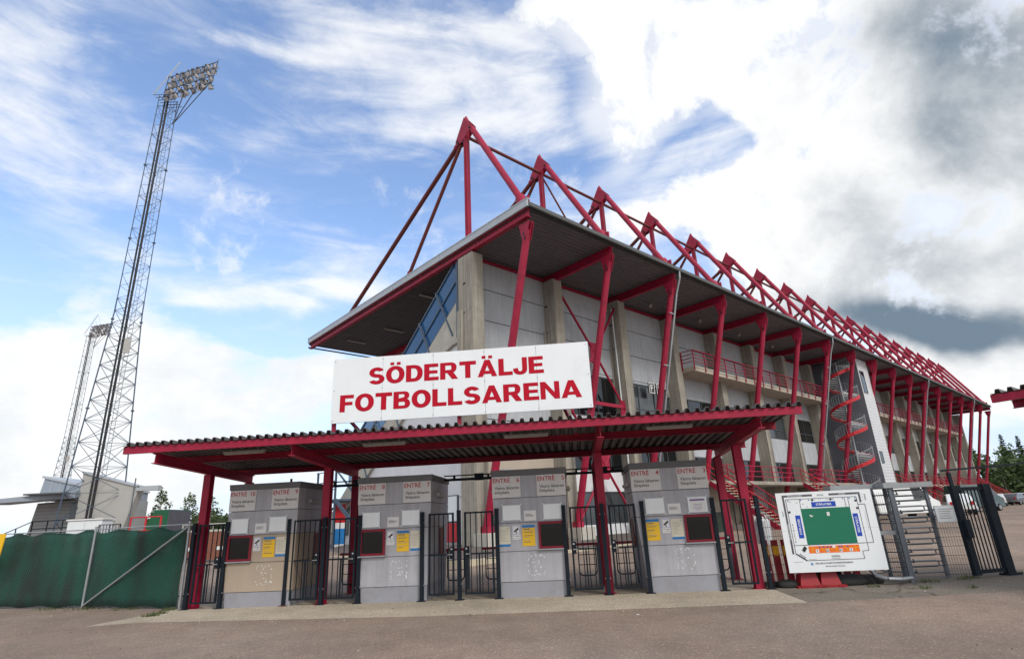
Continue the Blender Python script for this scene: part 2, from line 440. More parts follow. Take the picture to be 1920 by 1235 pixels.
sp = N.new('ShaderNodeSeparateXYZ'); L.new(tc.outputs['Generated'], sp.inputs[0])
az = math_('MULTIPLY', math_('ARCTAN2', sp.outputs[0], sp.outputs[1]), 180 / pi)
el = math_('MULTIPLY', math_('ARCSINE', sp.outputs[2]), 180 / pi)
ae = N.new('ShaderNodeCombineXYZ'); L.new(az, ae.inputs[0]); L.new(el, ae.inputs[1])
def noise(scale, detail=7, rough=.6, mapscale=None, rot=None, dist=0., off=(0, 0, 0), src=None):
    n = N.new('ShaderNodeTexNoise'); n.inputs['Scale'].default_value = scale; n.inputs['Detail'].default_value = detail
    n.inputs['Roughness'].default_value = rough; n.inputs['Distortion'].default_value = dist
    mp = N.new('ShaderNodeMapping'); mp.inputs['Location'].default_value = off
    if mapscale: mp.inputs['Scale'].default_value = mapscale
    if rot: mp.inputs['Rotation'].default_value = rot
    L.new(src or tc.outputs['Generated'], mp.inputs['Vector']); L.new(mp.outputs['Vector'], n.inputs['Vector'])
    return n.outputs['Fac']
# gently bend the cloud map so that no cloud has a smooth oval outline
wn = N.new('ShaderNodeTexNoise'); wn.inputs['Scale'].default_value = 5.; wn.inputs['Detail'].default_value = 5
L.new(tc.outputs['Generated'], wn.inputs['Vector'])
ws = N.new('ShaderNodeVectorMath'); ws.operation = 'MULTIPLY_ADD'
L.new(wn.outputs['Color'], ws.inputs[0]); ws.inputs[1].default_value = (10, 7, 0); ws.inputs[2].default_value = (-5, -3.5, 0)
wa = N.new('ShaderNodeVectorMath'); wa.operation = 'ADD'; L.new(ae.outputs[0], wa.inputs[0]); L.new(ws.outputs[0], wa.inputs[1])
def field(blobs):
    acc = None
    for a0, e0, ra, re, rot, w in blobs:
        mp = N.new('ShaderNodeMapping'); mp.vector_type = 'TEXTURE'
        mp.inputs['Location'].default_value = (a0, e0, 0); mp.inputs['Rotation'].default_value = (0, 0, radians(rot)); mp.inputs['Scale'].default_value = (ra, re, 1)
        L.new(wa.outputs[0], mp.inputs['Vector'])
        d = N.new('ShaderNodeVectorMath'); d.operation = 'DOT_PRODUCT'; L.new(mp.outputs[0], d.inputs[0]); L.new(mp.outputs[0], d.inputs[1])
        g = math_('EXPONENT', math_('MULTIPLY', d.outputs['Value'], -1.))
        acc = math_('MULTIPLY_ADD', g, w, acc if acc is not None else 0.)
    return acc
CIR = [(-48.6, 36.7, 4.6, 4.6, 26, 0.8), (-46.1, 32.7, 3.9, 5.0, 22, 0.7), (-41.7, 28.4, 8.9, 3.0, -11, 0.4), (-34.8, 31.7, 7.8, 3.2, -26, 0.42), (-38.6, 22.6, 7.7, 2.6, -4, 0.3), (-19.9, 45.9, 16.1, 1.9, 0, 0.55), (-25.7, 43.1, 6.4, 0.9, 12, 0.6), (-7.9, 44.5, 16.0, 2.7, -3, 0.7), (-13.1, 38.9, 10.7, 2.0, 10, 0.75), (-0.7, 40.4, 8.6, 4.2, -2, 0.7), (1.8, 46.6, 8.4, 2.6, -3, 0.5), (-26.2, 21.5, 9.2, 1.2, 4, 0.95), (-19.1, 21.6, 6.3, 1.5, 4, 0.6), (-18.3, 25.8, 9.3, 3.6, 23, 0.38), (-42.3, 15.3, 3.9, 1.0, 6, 0.85), (5.0, 37.7, 5.8, 2.9, -4, 0.45), (-16.3, 41.2, 12.4, 1.8, 3, 0.4), (24, 33, 7.5, 4.0, 0, .55), (16, 31, 6, 3, 0, .4)]
LOW = [(-41.3, 9.7, 7.0, 4.5, 5, 1.2), (-32.8, 10.7, 8.7, 4.5, 4, 1.2), (-23.2, 10.2, 10.3, 4.9, 1, 1.2), (-21.7, 14.8, 5.4, 1.8, 8, 0.6), (-17.3, 18.6, 4.2, 1.3, 3, 0.3), (-39.1, 4.5, 16.3, 3.6, 0, 1.2), (-29.0, 13.8, 7.0, 2.4, -1, 0.9)]
CUM = [(14.5, 44.0, 7.2, 6.5, -9, 1.0), (14.6, 37.6, 4.9, 4.3, -9, 0.75), (26.6, 42.2, 9.7, 5.0, -16, 1.0), (28.9, 36.6, 5.2, 3.1, -17, 0.7), (36.2, 36.3, 10.3, 7.0, -21, 1.2), (44.4, 29.6, 9.5, 8.6, -26, 1.3), (36.0, 22.5, 10.3, 7.6, -17, 1.3), (25.7, 26.9, 6.6, 4.1, -14, 1.0), (33.0, 30.1, 5.6, 3.6, -18, 0.9), (42.4, 16.5, 8.3, 7.5, -17, 1.3), (16.8, 29.4, 4.5, 2.6, 13, 0.7), (29.2, 20.0, 8.3, 3.8, -34, 1.0), (41.3, 8.6, 6.9, 2.9, -11, 1.2), (8.9, 47.3, 5.5, 2.5, -6, 0.5), (22.4, 33.4, 5.2, 2.2, -1, -0.75), (28.8, 33.0, 2.9, 1.4, 11, -0.4),
       (75, 35, 22, 22, 0, 1.2), (110, 30, 24, 14, 0, 1.), (160, 40, 30, 12, 0, 1.), (-150, 35, 30, 14, 0, 1.), (-95, 30, 22, 14, 0, .9), (0, 72, 70, 8, 0, .9), (120, 70, 60, 8, 0, .9), (177, 16, 42, 13, 0, 1.4), (-177, 16, 42, 13, 0, 1.4), (-120, 20, 30, 15, 0, 1.2), (130, 16, 30, 13, 0, 1.3), (177, 45, 50, 14, 0, 1.3), (-177, 45, 50, 14, 0, 1.3), (-90, 60, 70, 12, 0, 1.)]  # unseen clouds; the low ones behind the camera are added to brighten booth fronts
DRK = [(48.1, 33.0, 9.5, 5.0, -41, 0.85), (41.5, 36.3, 9.5, 4.0, -24, 0.5), (40.6, 13.3, 6.6, 1.7, -19, 1.0), (34.8, 14.4, 6.0, 1.7, -24, 0.55), (37.5, 18.8, 8.5, 5.0, -16, 0.42), (31.1, 38.1, 5.7, 3.0, -19, 0.2), (27.4, 18.4, 3.2, 1.7, -12, 0.3), (42.4, 29.2, 6.1, 2.4, -24, 0.3), (45.8, 24.7, 4.0, 2.4, -24, 0.25), (40.5, 22.5, 10, 8, -15, .42), (39.5, 12.6, 9.0, 1.5, -17, .55), (70, 38, 18, 14, 0, .5)]
n_str = noise(3.6, 8, .60, (1., 1.3, 4.6), (.34, .25, 0), .7)
n_fin = noise(11, 8, .66, (1, 1, 2.2), (.3, .2, 0), .5, (3, 1, 2))
n_cum = noise(5.5, 10, .62, dist=.25, off=(5, 2, 1))
n_big = noise(2.2, 5, .5, off=(1, 7, 3))
n_low = noise(4.6, 10, .62, (1, 1, 1.9), dist=.2, off=(2, 2, 9))
def amp(n, k): return math_('MULTIPLY_ADD', n, k, -.5 * k)
def cap(v, m): return math_('MINIMUM', v, m)
fc = cap(field(CIR), .95)
a_c = smooth(math_('ADD', fc, math_('ADD', amp(n_str, 2.3), amp(n_fin, 1.1))), -.05, 1.35, 0., .88)
fl = cap(field(LOW), .95)
a_l = smooth(math_('ADD', fl, math_('ADD', amp(n_low, 2.4), amp(n_big, 1.4))), .30, .95, 0., .97)
fm = cap(field(CUM), 1.05)
n_puf = noise(15, 8, .62, dist=.2, off=(8, 4, 2))
a_m = smooth(math_('ADD', fm, math_('ADD', math_('ADD', amp(n_cum, 3.0), amp(n_puf, .9)), amp(n_big, 1.1))), .22, .92)
veil = smooth(math_('ADD', math_('MULTIPLY', fm, .9), amp(n_str, 1.6)), -.1, .9, 0., .72)
cover = math_('MAXIMUM', math_('MAXIMUM', a_c, a_l), math_('MAXIMUM', a_m, veil))
shade = math_('ADD', field(DRK), math_('ADD', math_('ADD', amp(n_cum, 1.6), amp(n_puf, .5)), math_('MULTIPLY_ADD', n_big, 1.4, -.68)))
shade = math_('MULTIPLY', smooth(shade, -.02, 1.42, 0., 1.), math_('MULTIPLY', a_m, a_m))
soft = math_('MULTIPLY', smooth(math_('ADD', amp(n_low, 2.0), amp(n_puf, .8)), -.35, .45, .22, 0.), a_l)
shade = math_('MAXIMUM', shade, soft)
def mixc(f, a, b):
    m = N.new('ShaderNodeMix'); m.data_type = 'RGBA'
    L.new(f, m.inputs['Factor'])
    for k, x in (('A', a), ('B', b)):
        if isinstance(x, tuple): m.inputs[k].default_value = (*x, 1)
        else: L.new(x, m.inputs[k])
    return m.outputs['Result']
tint = N.new('ShaderNodeMix'); tint.data_type = 'RGBA'; tint.blend_type = 'MULTIPLY'; tint.inputs['Factor'].default_value = 1
L.new(sky.outputs[0], tint.inputs['A']); tint.inputs['B'].default_value = (.225, .218, .220, 1)
hz = smooth(el, 0, 30, .85, 0.)
blue = mixc(hz, tint.outputs['Result'], (.50, .61, .80))
cloud = mixc(shade, (.84, .845, .845), (.150, .205, .265))
sky_col = mixc(cover, blue, cloud)
bg = N.new('ShaderNodeBackground'); L.new(sky_col, bg.inputs['Color']); bg.inputs['Strength'].default_value = 1.0
L.new(bg.outputs[0], out.inputs['Surface'])
W.cycles.sampling_method = 'MANUAL'; W.cycles.sample_map_resolution = 512

sl = bpy.data.lights.new('sun', 'SUN'); sl.energy = 1.75; sl.angle = radians(16); sl.color = (1, .95, .89)
so = bpy.data.objects.new('sun', sl); COL.objects.link(so)
sd = V((sin(radians(SUN_AZ)) * cos(radians(SUN_EL)), cos(radians(SUN_AZ)) * cos(radians(SUN_EL)), sin(radians(SUN_EL))))
so.rotation_euler = sd.to_track_quat('Z', 'Y').to_euler(); so.location = (30, -30, 60)
SC.view_settings.view_transform = 'Standard'; SC.view_settings.look = 'None'
SC.view_settings.exposure = .34; SC.view_settings.gamma = 1

# ------------------------------------------------------------------ ground
g = MB('asphalt')
ds = [-400, 1.6, 20.9, 25, 112.5, 1800]
vs = []
for d in ds:
    for t in (-2000, 2000):
        p = rp(t, d); q = rp(0, d); vs.append((p.x, p.y, gz(q.x, q.y)))
g.add(vs, [(2 * i, 2 * i + 1, 2 * i + 3, 2 * i + 2) for i in range(len(ds) - 1)])
tag(g.build('ground'), kind='structure')
g = MB('apron_concrete')
g.prism([rp(t, d, .004) for t, d in ((-9.05, -2.12), (-8.1, -1.78), (-1.7, -2.2), (5.52, -2.06), (5.60, 1.5), (-8.62, 1.5), (-8.62, .08))][::-1], (0, 0, -.05))
tag(g.build('concrete_pavement'), kind='structure')
g = MB('asphalt_patch')
g.prism([rp(t, d, .004) for t, d in ((5.535, -2.05), (7.4, -1.85), (9.4, -1.5), (13.5, -1.15), (13.5, 1.4), (5.61, 1.4))][::-1], (0, 0, -.05))
tag(g.build('pavement'), kind='structure')

def weeds(name, spots, label=None):
    mb = MB('leaf_weed')
    for x, y, r, n in spots:
        for i in range(n):
            a = random.uniform(0, 2 * pi); q = random.random() ** .6 * r
            p = V((x + cos(a) * q, y + sin(a) * q * .6, gz(x, y) - .002)); h = random.uniform(.03, .10); w = random.uniform(.006, .014)
            b = random.uniform(0, 2 * pi); dx = V((cos(b), sin(b), 0))
            tip = p + V((random.uniform(-.05, .05), random.uniform(-.05, .05), h))
            mb.add([p - dx * w, p + dx * w, tip], [(0, 1, 2)])
    return tag(mb.build(name), kind='stuff')
sp_ = [(*rp(t, d)[:2], r, n) for t, d, r, n in ((-8.75, .05, .25, 90), (-8.55, -.55, .2, 80), (-8.5, -.9, .22, 90), (9.0, .25, .25, 60), (9.9, .55, .2, 50), (10.2, .8, .2, 60),
      (7.6, -.25, .15, 40), (8.3, -.75, .2, 40), (9.2, -.9, .16, 30), (11.5, 1.3, .3, 60), (-11.6, .9, .6, 140), (-10.2, .55, .5, 90), (6.6, .0, .2, 40), (-12.8, 1.1, .5, 80))]
weeds('grass', sp_)
q = MB('concrete_pale'); rg = random.Random(3)
for i in range(420):
    t = rg.uniform(-13, 13); d = rg.choice((rg.gauss(-2.25, .25), rg.uniform(-7, 1.2), rg.gauss(-.15, .2)))
    p = rp(t, d); z_ = gz(p.x, p.y) + .004; s_ = rg.uniform(.004, .016)
    m_ = rg.choice(('concrete_pale', 'cobble', 'concrete', 'cobble'))
    q.add([p + V((s_, 0, z_)), p + V((-s_ * .5, s_ * .8, z_)), p + V((-s_ * .6, -s_ * .7, z_)), p + V((0, 0, z_ + s_))], [(0, 1, 3), (1, 2, 3), (2, 0, 3)], m_)
for i in range(26):
    t = rg.uniform(-9, 12); d = rg.uniform(-6.5, -.3); p = rp(t, d) + V((0, 0, .010)); a_ = rg.uniform(0, 6); s_ = rg.uniform(.02, .05)
    q.add([p + V((cos(a_) * s_, sin(a_) * s_, .004)), p + V((-sin(a_) * s_ * .4, cos(a_) * s_ * .4, .010)), p + V((-cos(a_) * s_, -sin(a_) * s_, .004)), p + V((sin(a_) * s_ * .4, -cos(a_) * s_ * .4, 0))], [(0, 1, 2, 3)], rg.choice(('bark', 'paper_white', 'leaf_weed')))
tag(q.build('grit'), kind='stuff')

# ------------------------------------------------------------------ entrance canopy
def canopy_parts(root, t0, t1, beams, lamps, d0=-2.08, d1=2.35, zf=3.70, sl=.050, posts=True, purl=(-2.02, -.35, 2.2)):
    zz = lambda d: zf - sl * (d - d0)
    sh = MB('roof_sheet'); n = 0; per = .207; x = t0
    prof = []
    while x < t1 - .05:
        for dx, h in ((0, 0), (.075, 0), (.098, .078), (.162, .078), (.185, 0)): prof.append((x + dx, h))
        x += per
    a = [(x, d0, zz(d0) + h + .004) for x, h in prof]; b = [(x, d1, zz(d1) + h + .004) for x, h in prof]
    m = len(a)
    th = .012
    a2 = [(p[0], p[1], p[2] + th) for p in a]; b2 = [(p[0], p[1], p[2] + th) for p in b]
    sh.add(a + b + a2 + b2, [(i, i + m, i + m + 1, i + 1) for i in range(m - 1)] + [(2 * m + i, 2 * m + i + 1, 3 * m + i + 1, 3 * m + i) for i in range(m - 1)]
           + [(i, i + 1, 2 * m + i + 1, 2 * m + i) for i in range(m - 1)] + [(m + i + 1, m + i, 3 * m + i, 3 * m + i + 1) for i in range(m - 1)])
    sh.build('roof_sheet', root)
    p = MB('black'); p.box((t0, purl[-1] - .03, zz(purl[-1]) + .002), (t1 - .1, purl[-1] + .03, zz(purl[-1]) + .066)); p.build('filler_strip', root)
    for i, d in enumerate(purl):
        p = MB('red_steel'); z1 = zz(d) - .002; h = .155
        # channel: web and two lips
        s = -1 if i == 0 else 1
        p.box((t0 - .02, d - .006, z1 - h), (t1 + .02, d + .006, z1))
        p.box((t0 - .02, d + (.006 if s < 0 else -.07), z1 - .012), (t1 + .02, d + (.07 if s < 0 else -.006), z1))
        p.box((t0 - .02, d + (.006 if s < 0 else -.07), z1 - h), (t1 + .02, d + (.07 if s < 0 else -.006), z1 - h + .012))
        p.build('fascia' if i == 0 else 'purlin', root)
    for t in beams:
        p = MB('red_steel'); h = .23; da, db = d0 + .17, d1 - .05
        p.ibeam((t, da, zz(da) - .157 - h / 2), (t, db, zz(db) - .157 - h / 2), h, .15, tf=.016, tw=.012)
        p.build('beam', root)
        if posts:
            for d in (.2, 2.15):
                q = MB('red_steel'); zt = zz(d) - .16 - h
                gzz = gz(*rp(t, d)[:2])
                q.ibeam((t, d, gzz + .01), (t, d, zt), .19, .19, up=(0, 1, 0), tf=.016, tw=.012)
                q.box((t - .15, d - .15, gzz - .02), (t + .15, d + .15, gzz + .012))
                q.build('post', root)
    for t, d in lamps:
        p = MB('lamp_white'); z = zz(d) - .02
        p.box((t - .52, d - .06, z - .075), (t + .52, d + .06, z - .03)); p.box((t - .50, d - .035, z - .10), (t + .50, d + .035, z - .075))
        for k in (-.35, .35): p.box((t + k - .02, d - .02, z - .03), (t + k + .02, d + .02, z + .03), 'galv')
        p.build('fluorescent_lamp', root)
cn = thing('entrance_canopy', 'long red steel canopy with corrugated roof over the four ticket booths', 'canopy', ROW, ROWR)
canopy_parts(cn, -8.93, 6.14, (-8.22, -4.95, 1.97, 5.33), ((-6.6, -1.0), (-3.1, -1.0), (.3, -1.0), (3.6, -1.0)))
p = MB('red_steel'); p.path([(-6.95, 2.2, 3.16), (-6.95, 2.2, 2.98), (-7.02, 2.0, 2.88), (-7.02, 1.6, 2.8)], .035, n=8); p.build('downpipe', cn)
# the neighbouring canopy that starts at the right edge of the picture
B2 = V((9.671, 11.412, 0)); C2R = -radians(58)
cn2 = thing('entrance_canopy', 'second red canopy, only its corner showing at the right edge', 'canopy', B2, C2R)
canopy_parts(cn2, 0, 5.2, (2.2, 4.9), (), d0=0, d1=4.2, zf=3.69, posts=False, purl=(.04, 1.1, 3.9))
for t in (2.2, 4.9):
    q = MB('red_steel'); q.ibeam((t, 2.2, .01), (t, 2.2, 3.2), .19, .19, up=(0, 1, 0)); q.build('post', cn2)

# ------------------------------------------------------------------ name sign on the canopy
sg = thing('arena_sign', 'wide white sign with red letters SÖDERTÄLJE FOTBOLLSARENA above the canopy', 'sign', rp(0, -1.75), ROWR)
b = MB('sign_white')
x0, x1, z0, z1 = -4.14, 1.885, 3.99, 5.515
n = 5
for i in range(n):
    xa = x0 + (x1 - x0) * i / n; xb = x0 + (x1 - x0) * (i + 1) / n
    b.box((xa + .003, -.02, z0), (xb - .003, .02, z1))
b.box((x0, .022, z0 + .02), (x1, .05, z1 - .02), 'galv')
for i in range(n + 1):
    for zz_ in (z0 + .06, (z0 + z1) / 2, z1 - .06):
        xx_ = min(max(x0 + (x1 - x0) * i / n, x0 + .05), x1 - .05); b.tube((xx_, -.026, zz_), (xx_, -.019, zz_), .014, 'trim_grey', 8)
b.build('board', sg)
m = MB('sign_red'); H = z1 - z0; Wd = x1 - x0
block_text(m, 'SÖDERTÄLJE', (x0 + Wd * .145, -.0235, z1 - .437 * H), .262 * H, Wd * .682, 'sign_red')
m.build('lettering', sg); m = MB('sign_red')
block_text(m, 'FOTBOLLSARENA', (x0 + Wd * .034, -.0235, z1 - .838 * H), .262 * H, Wd * .928, 'sign_red')
m.build('lettering', sg)
for x in (x0 + .04, -1.15, x1 - .06):
    q = MB('red_steel'); q.bar((x, .10, 3.72), (x, .10, z1 - .05), .08, .08); q.build('post', sg)
for x in (x0 + .55, x1 - .4):
    q = MB('red_steel'); q.bar((x - .35, .12, z0 + .3), (x, 1.3, 3.62), .06, .06); q.build('brace', sg)

# ------------------------------------------------------------------ ticket booths
def notice_yellow(mb, x, z, w=.30, h=.47, y=0):
    mb.box((x, y - .006, z), (x + w, y, z + h), 'yellow')
    mb.box((x, y - .0085, z + h - .06), (x + w, y - .0062, z + h), 'blue_print')
    for i in range(9):
        zz = z + h - .10 - i * .036; ww = w * random.uniform(.45, .86)
        if i in (3, 6): continue
        mb.box((x + .03, y - .0085, zz), (x + .03 + ww * .9, y - .0062, zz + (.011 if i else .02)), 'text_grey' if i % 2 else 'map_grey')
def notice_white(mb, x, z, w=.28, h=.45, y=0, foot=True, m='cream'):
    mb.box((x, y - .006, z), (x + w, y, z + h), m)
    if foot: mb.box((x, y - .0085, z), (x + w, y - .0062, z + .05), 'blue_print')
    for i in range(9 if foot else 6):
        zz = z + h - .08 - i * (h - .16) / (9 if foot else 6)
        mb.box((x + .03, y - .0085, zz), (x + .03 + (w - .06) * random.uniform(.55, 1), y - .0062, zz + .007), 'text_grey')
    if foot: mb.box((x + w - .06, y - .0085, z + h - .06), (x + w - .035, y - .0062, z + h - .025), 'text_grey')
def cctv(mb, x, z, w=.19, h=.32, y=0):
    mb.box((x, y - .006, z), (x + w, y, z + h), 'paper_white')
    fr = [(x + .012, z + .115, x + w - .012, z + h - .012)]
    for a, b_, c, d in fr:
        t = .006
        for q in ((a, b_, c, b_ + t), (a, d - t, c, d), (a, b_ + t, a + t, d - t), (c - t, b_ + t, c, d - t)):
            mb.box((q[0], y - .0085, q[1]), (q[2], y - .0062, q[3]), 'map_blue')
    cx, cz = x + w * .5, z + .215
    def pr(pts): mb.prism([(cx + a, y - .0062, cz + b_) for a, b_ in pts], (0, -.0025, 0), 'text_black')
    pr([(-.06, -.028), (-.04, -.055), (.062, .012), (.048, .058)])
    pr([(-.012, -.085), (.008, -.085), (.012, -.03), (-.008, -.04)])
    put_text(mb, 'TV-video', (cx, y - .0065, z + .066), (1, 0, 0), (0, 0, 1), .028, w * .8, 'text_black', .02, 'C')
    put_text(mb, 'övervakning', (cx, y - .0065, z + .026), (1, 0, 0), (0, 0, 1), .018, w * .8, 'text_black', .01, 'C')
def whiteboard(mb, x, z, w=.46, h=.37, y=0, sheet=False):
    mb.box((x, y - .018, z), (x + w, y, z + h), 'trim_grey')
    mb.box((x + .015, y - .0215, z + .015), (x + w - .015, y - .0185, z + h - .015), 'sign_white')
    for a in (x, x + w):
        for c in (z, z + h): mb.box((a - .014, y - .024, c - .014), (a + .014, y - .002, c + .014), 'paper_white')
    if sheet:
        mb.box((x + .05, y - .0235, z + .03), (x + w - .05, y - .0218, z + h - .03), 'paper_white')
        mb.box((x + .06, y - .0255, z + h - .10), (x + w - .06, y - .0237, z + h - .065), 'map_purple')
        for i in range(5):
            ww = (w - .2) * random.uniform(.4, .8); mb.box((x + w / 2 - ww / 2, y - .0255, z + .06 + i * .032), (x + w / 2 + ww / 2, y - .0237, z + .067 + i * .032), 'map_purple')
def flakes(q, cx):
    for i in range(46):
        if random.random() < .55: a = random.choice((-.19, .19)) + random.uniform(-.02, .02); c = random.uniform(-.2, .2)
        else: a = random.uniform(-.2, .2); c = random.choice((-.2, .2)) + random.uniform(-.03, .03)
        if random.random() < .25: a = random.uniform(-.1, .1); c = random.uniform(-.15, .15)
        s = random.uniform(.004, .016); h = random.uniform(.004, .022)
        ang = random.uniform(-.6, .6); pts = [(-s, -h), (s, -h * .6), (s * .6, h), (-s * .8, h * .7)]
        q.add([(cx + a + u * cos(ang) - w * sin(ang), -.003, .70 + c + u * sin(ang) + w * cos(ang)) for u, w in pts], [(0, 1, 2, 3)], 'paper_white')
def booth(label, nums, bl, br, tl, tr, right, beige, small2=False, sheet=False):
    o = thing('ticket_booth', label, 'ticket booth', rp(0, .03), ROWR, 'ticket booths under the canopy')
    zt = 2.74; D = 2.02
    eL = lambda z: bl + (tl - bl) * min(1, z / 2.3); eR = lambda z: br + (tr - br) * min(1, z / 2.3)
    tiers = [(0, .335, 'booth_base'), (.347, 1.0, 'booth_beige' if beige else 'booth_grey'), (1.012, 1.64, 'booth_beige' if beige else 'booth_grey'), (1.652, 2.215, 'booth_grey'), (2.227, 2.74, 'booth_grey')]
    core = MB('black'); core.hexa([(eL(0) + .03, .03, .0), (eR(0) - .03, .03, 0), (eR(0) - .03, D - .03, 0), (eL(0) + .03, D - .03, 0), (tl + .03, .03, zt), (tr - .03, .03, zt), (tr - .03, D - .03, zt), (tl + .03, D - .03, zt)])
    core.build('core', o)
    for i, (a, b_, mm) in enumerate(tiers):
        q = MB(mm); k = .012 if i == 0 else 0.
        q.hexa([(eL(a) + k, k, a), (eR(a) - k, k, a), (eR(a) - k, D, a), (eL(a) + k, D, a), (eL(b_) + k, k, b_), (eR(b_) - k, k, b_), (eR(b_) - k, D, b_), (eL(b_) + k, D, b_)])
        if i == 1: flakes(q, (bl + br) / 2 + (.10 if right else .12))
        q.build('base_panel' if i == 0 else 'wall_panel', o)
    q = MB('booth_cap'); q.hexa([(tl - .02, -.02, 2.745), (tr + .02, -.02, 2.745), (tr + .02, D + .02, 2.745), (tl - .02, D + .02, 2.745), (tl - .03, -.03, 2.89), (tr + .03, -.03, 2.89), (tr + .03, D + .03, 2.89), (tl - .03, D + .03, 2.89)])
    q.build('roof_cap', o)
    L_ = eL(1.3); R_ = eR(1.3); Wb = R_ - L_
    def X(r): return L_ + (Wb - r) if right else L_ + r
    def XR(r, w): return (R_ - r - w) if right else L_ + r
    wx = XR(.03, .63); wz = 1.045; wh = .60
    f = MB('frame_red')
    for a, b_ in (((wx, wz), (wx + .63, wz + .05)), ((wx, wz + wh - .05), (wx + .63, wz + wh)), ((wx, wz + .05), (wx + .05, wz + wh - .05)), ((wx + .58, wz + .05), (wx + .63, wz + wh - .05))):
        f.box((a[0], -.05, a[1]), (b_[0], -.002, b_[1]))
    f.box((wx - .03, -.07, wz - .032), (wx + .66, -.003, wz - .003), 'galv')
    wnd = f.build('window', o)
    gl = MB('glass'); gl.box((wx + .051, -.02, wz + .051), (wx + .579, -.004, wz + wh - .051)); gl.build('pane', wnd)
    # side window and door on the gate sides
    for sx, xx in ((-1, eL(1.2)), (1, eR(1.2))):
        q = MB('rust_red'); a, b_ = (xx - .03, xx + .02) if sx < 0 else (xx - .02, xx + .03)
        q.box((a, 1.05, .95), (b_, 1.55, 1.62)); q.build('side_hatch', o)
        q = MB('lamp_white'); lx = (tl if sx < 0 else tr) + sx * .05
        q.tube((lx, .55, 2.42), (lx, 1.35, 2.42), .05, n=10); q.box((lx - sx * .06, .6, 2.39), (lx, .66, 2.45), 'galv'); q.box((lx - sx * .06, 1.22, 2.39), (lx, 1.28, 2.45), 'galv'); q.build('side_lamp', o)
    for i, nn in enumerate(nums):
        px = tl + .004 if i == 0 else tr - .004 - .70
        q = MB('plate_white'); q.box((px, -.016, 2.235), (px + .70, -.001, 2.735))
        pl = q.build('entrance_plate', o)
        for tx, px_, zz_, ch_, ww_, mm_, em_, al_ in (('ENTRÉ', .025, 2.592, .105, .42, 'text_red', .014, 'L'), (nn, .675, 2.592, .105, None, 'text_red', .014, 'R'), ('Västra läktaren', .06, 2.43, .070, .60, 'text_black', .012, 'L'), ('sittplats' if (small2 and i == 0) else 'Sittplats', .06, 2.33, .070, .36, 'text_black', .012, 'L')):
            t = MB(mm_); put_text(t, tx, (px + px_, -.018, zz_), (1, 0, 0), (0, 0, 1), ch_, ww_, mm_, em_ if mm_ == 'text_red' else .010, al_); t.build('lettering', pl)
    q = MB('trim_grey'); whiteboard(q, XR(.06, .47), 1.685, y=-.001, sheet=sheet); q.build('notice_board', o)
    q = MB('trim_grey'); whiteboard(q, XR(1.06, .46), 1.695, y=-.001); q.build('notice_board', o)
    q = MB('cream'); notice_white(q, XR(.70, .29), 1.685, .29, .23, -.001, False, 'paper_white'); q.build('notice', o)
    if right:
        its = ((1.345, 'w'), (1.10, 'c'), (.75, 'y')) if small2 else ((1.24, 'y'), (.99, 'c'), (.69, 'w'))
    else: its = ((.69, 'c'), (.95, 'y'), (1.285, 'w'))
    for r, kd in its:
        q = MB('cream')
        if kd == 'c': cctv(q, XR(r, .19), 1.27, y=-.001)
        elif kd == 'y': notice_yellow(q, XR(r, .30), 1.115, y=-.001)
        else: notice_white(q, XR(r, .28), 1.125, y=-.001)
        q.build('notice', o)
    return o
booth('grey ticket booth with ENTRÉ 10 and ENTRÉ 9 plates and beige lower panels', ('10', '9'), -7.34, -5.66, -7.47, -5.63, False, True)
booth('grey ticket booth with ENTRÉ 8 and ENTRÉ 7 plates, window on its left', ('8', '7'), -3.92, -2.30, -4.07, -2.21, False, False)
booth('grey ticket booth with ENTRÉ 6 and ENTRÉ 5 plates', ('6', '5'), -.55, .99, -.68, 1.13, True, False, small2=True)
booth('grey ticket booth with ENTRÉ 4 and ENTRÉ 3 plates, printed sheet above window', ('4', '3'), 2.86, 4.46, 2.70, 4.51, True, False, sheet=True)

# conduit rails running from booth to booth behind the gates
for k, (a, b_, lab) in enumerate(((-5.6, -4.1, 'black conduit rails spanning between the ENTRÉ 9 and ENTRÉ 8 booths'), (-2.2, -.7, 'black conduit rails spanning between the ENTRÉ 7 and ENTRÉ 6 booths'), (1.15, 2.68, 'black conduit rails spanning between the ENTRÉ 5 and ENTRÉ 4 booths'))):
    q = MB('gate_paint'); q.box((a, 1.47, 2.80), (b_, 1.56, 2.865)); q.box((a, 1.49, 2.925), (b_, 1.53, 2.955))
    mid = (a + b_) / 2
    for x in (a + .25, mid + .25, b_ - .3): q.box((x, 1.485, 2.86), (x + .06, 1.535, 2.93))
    q.box((mid + .1, 1.45, 2.79), (mid + .34, 1.58, 2.97))
    tag(q.build('conduit_rail', None, rp(0, 0)), lab, 'conduit rail', 'conduit rails between booths')
for o in SC.objects:
    if o.name.startswith('conduit_rail'): o.rotation_euler = (0, 0, ROWR)

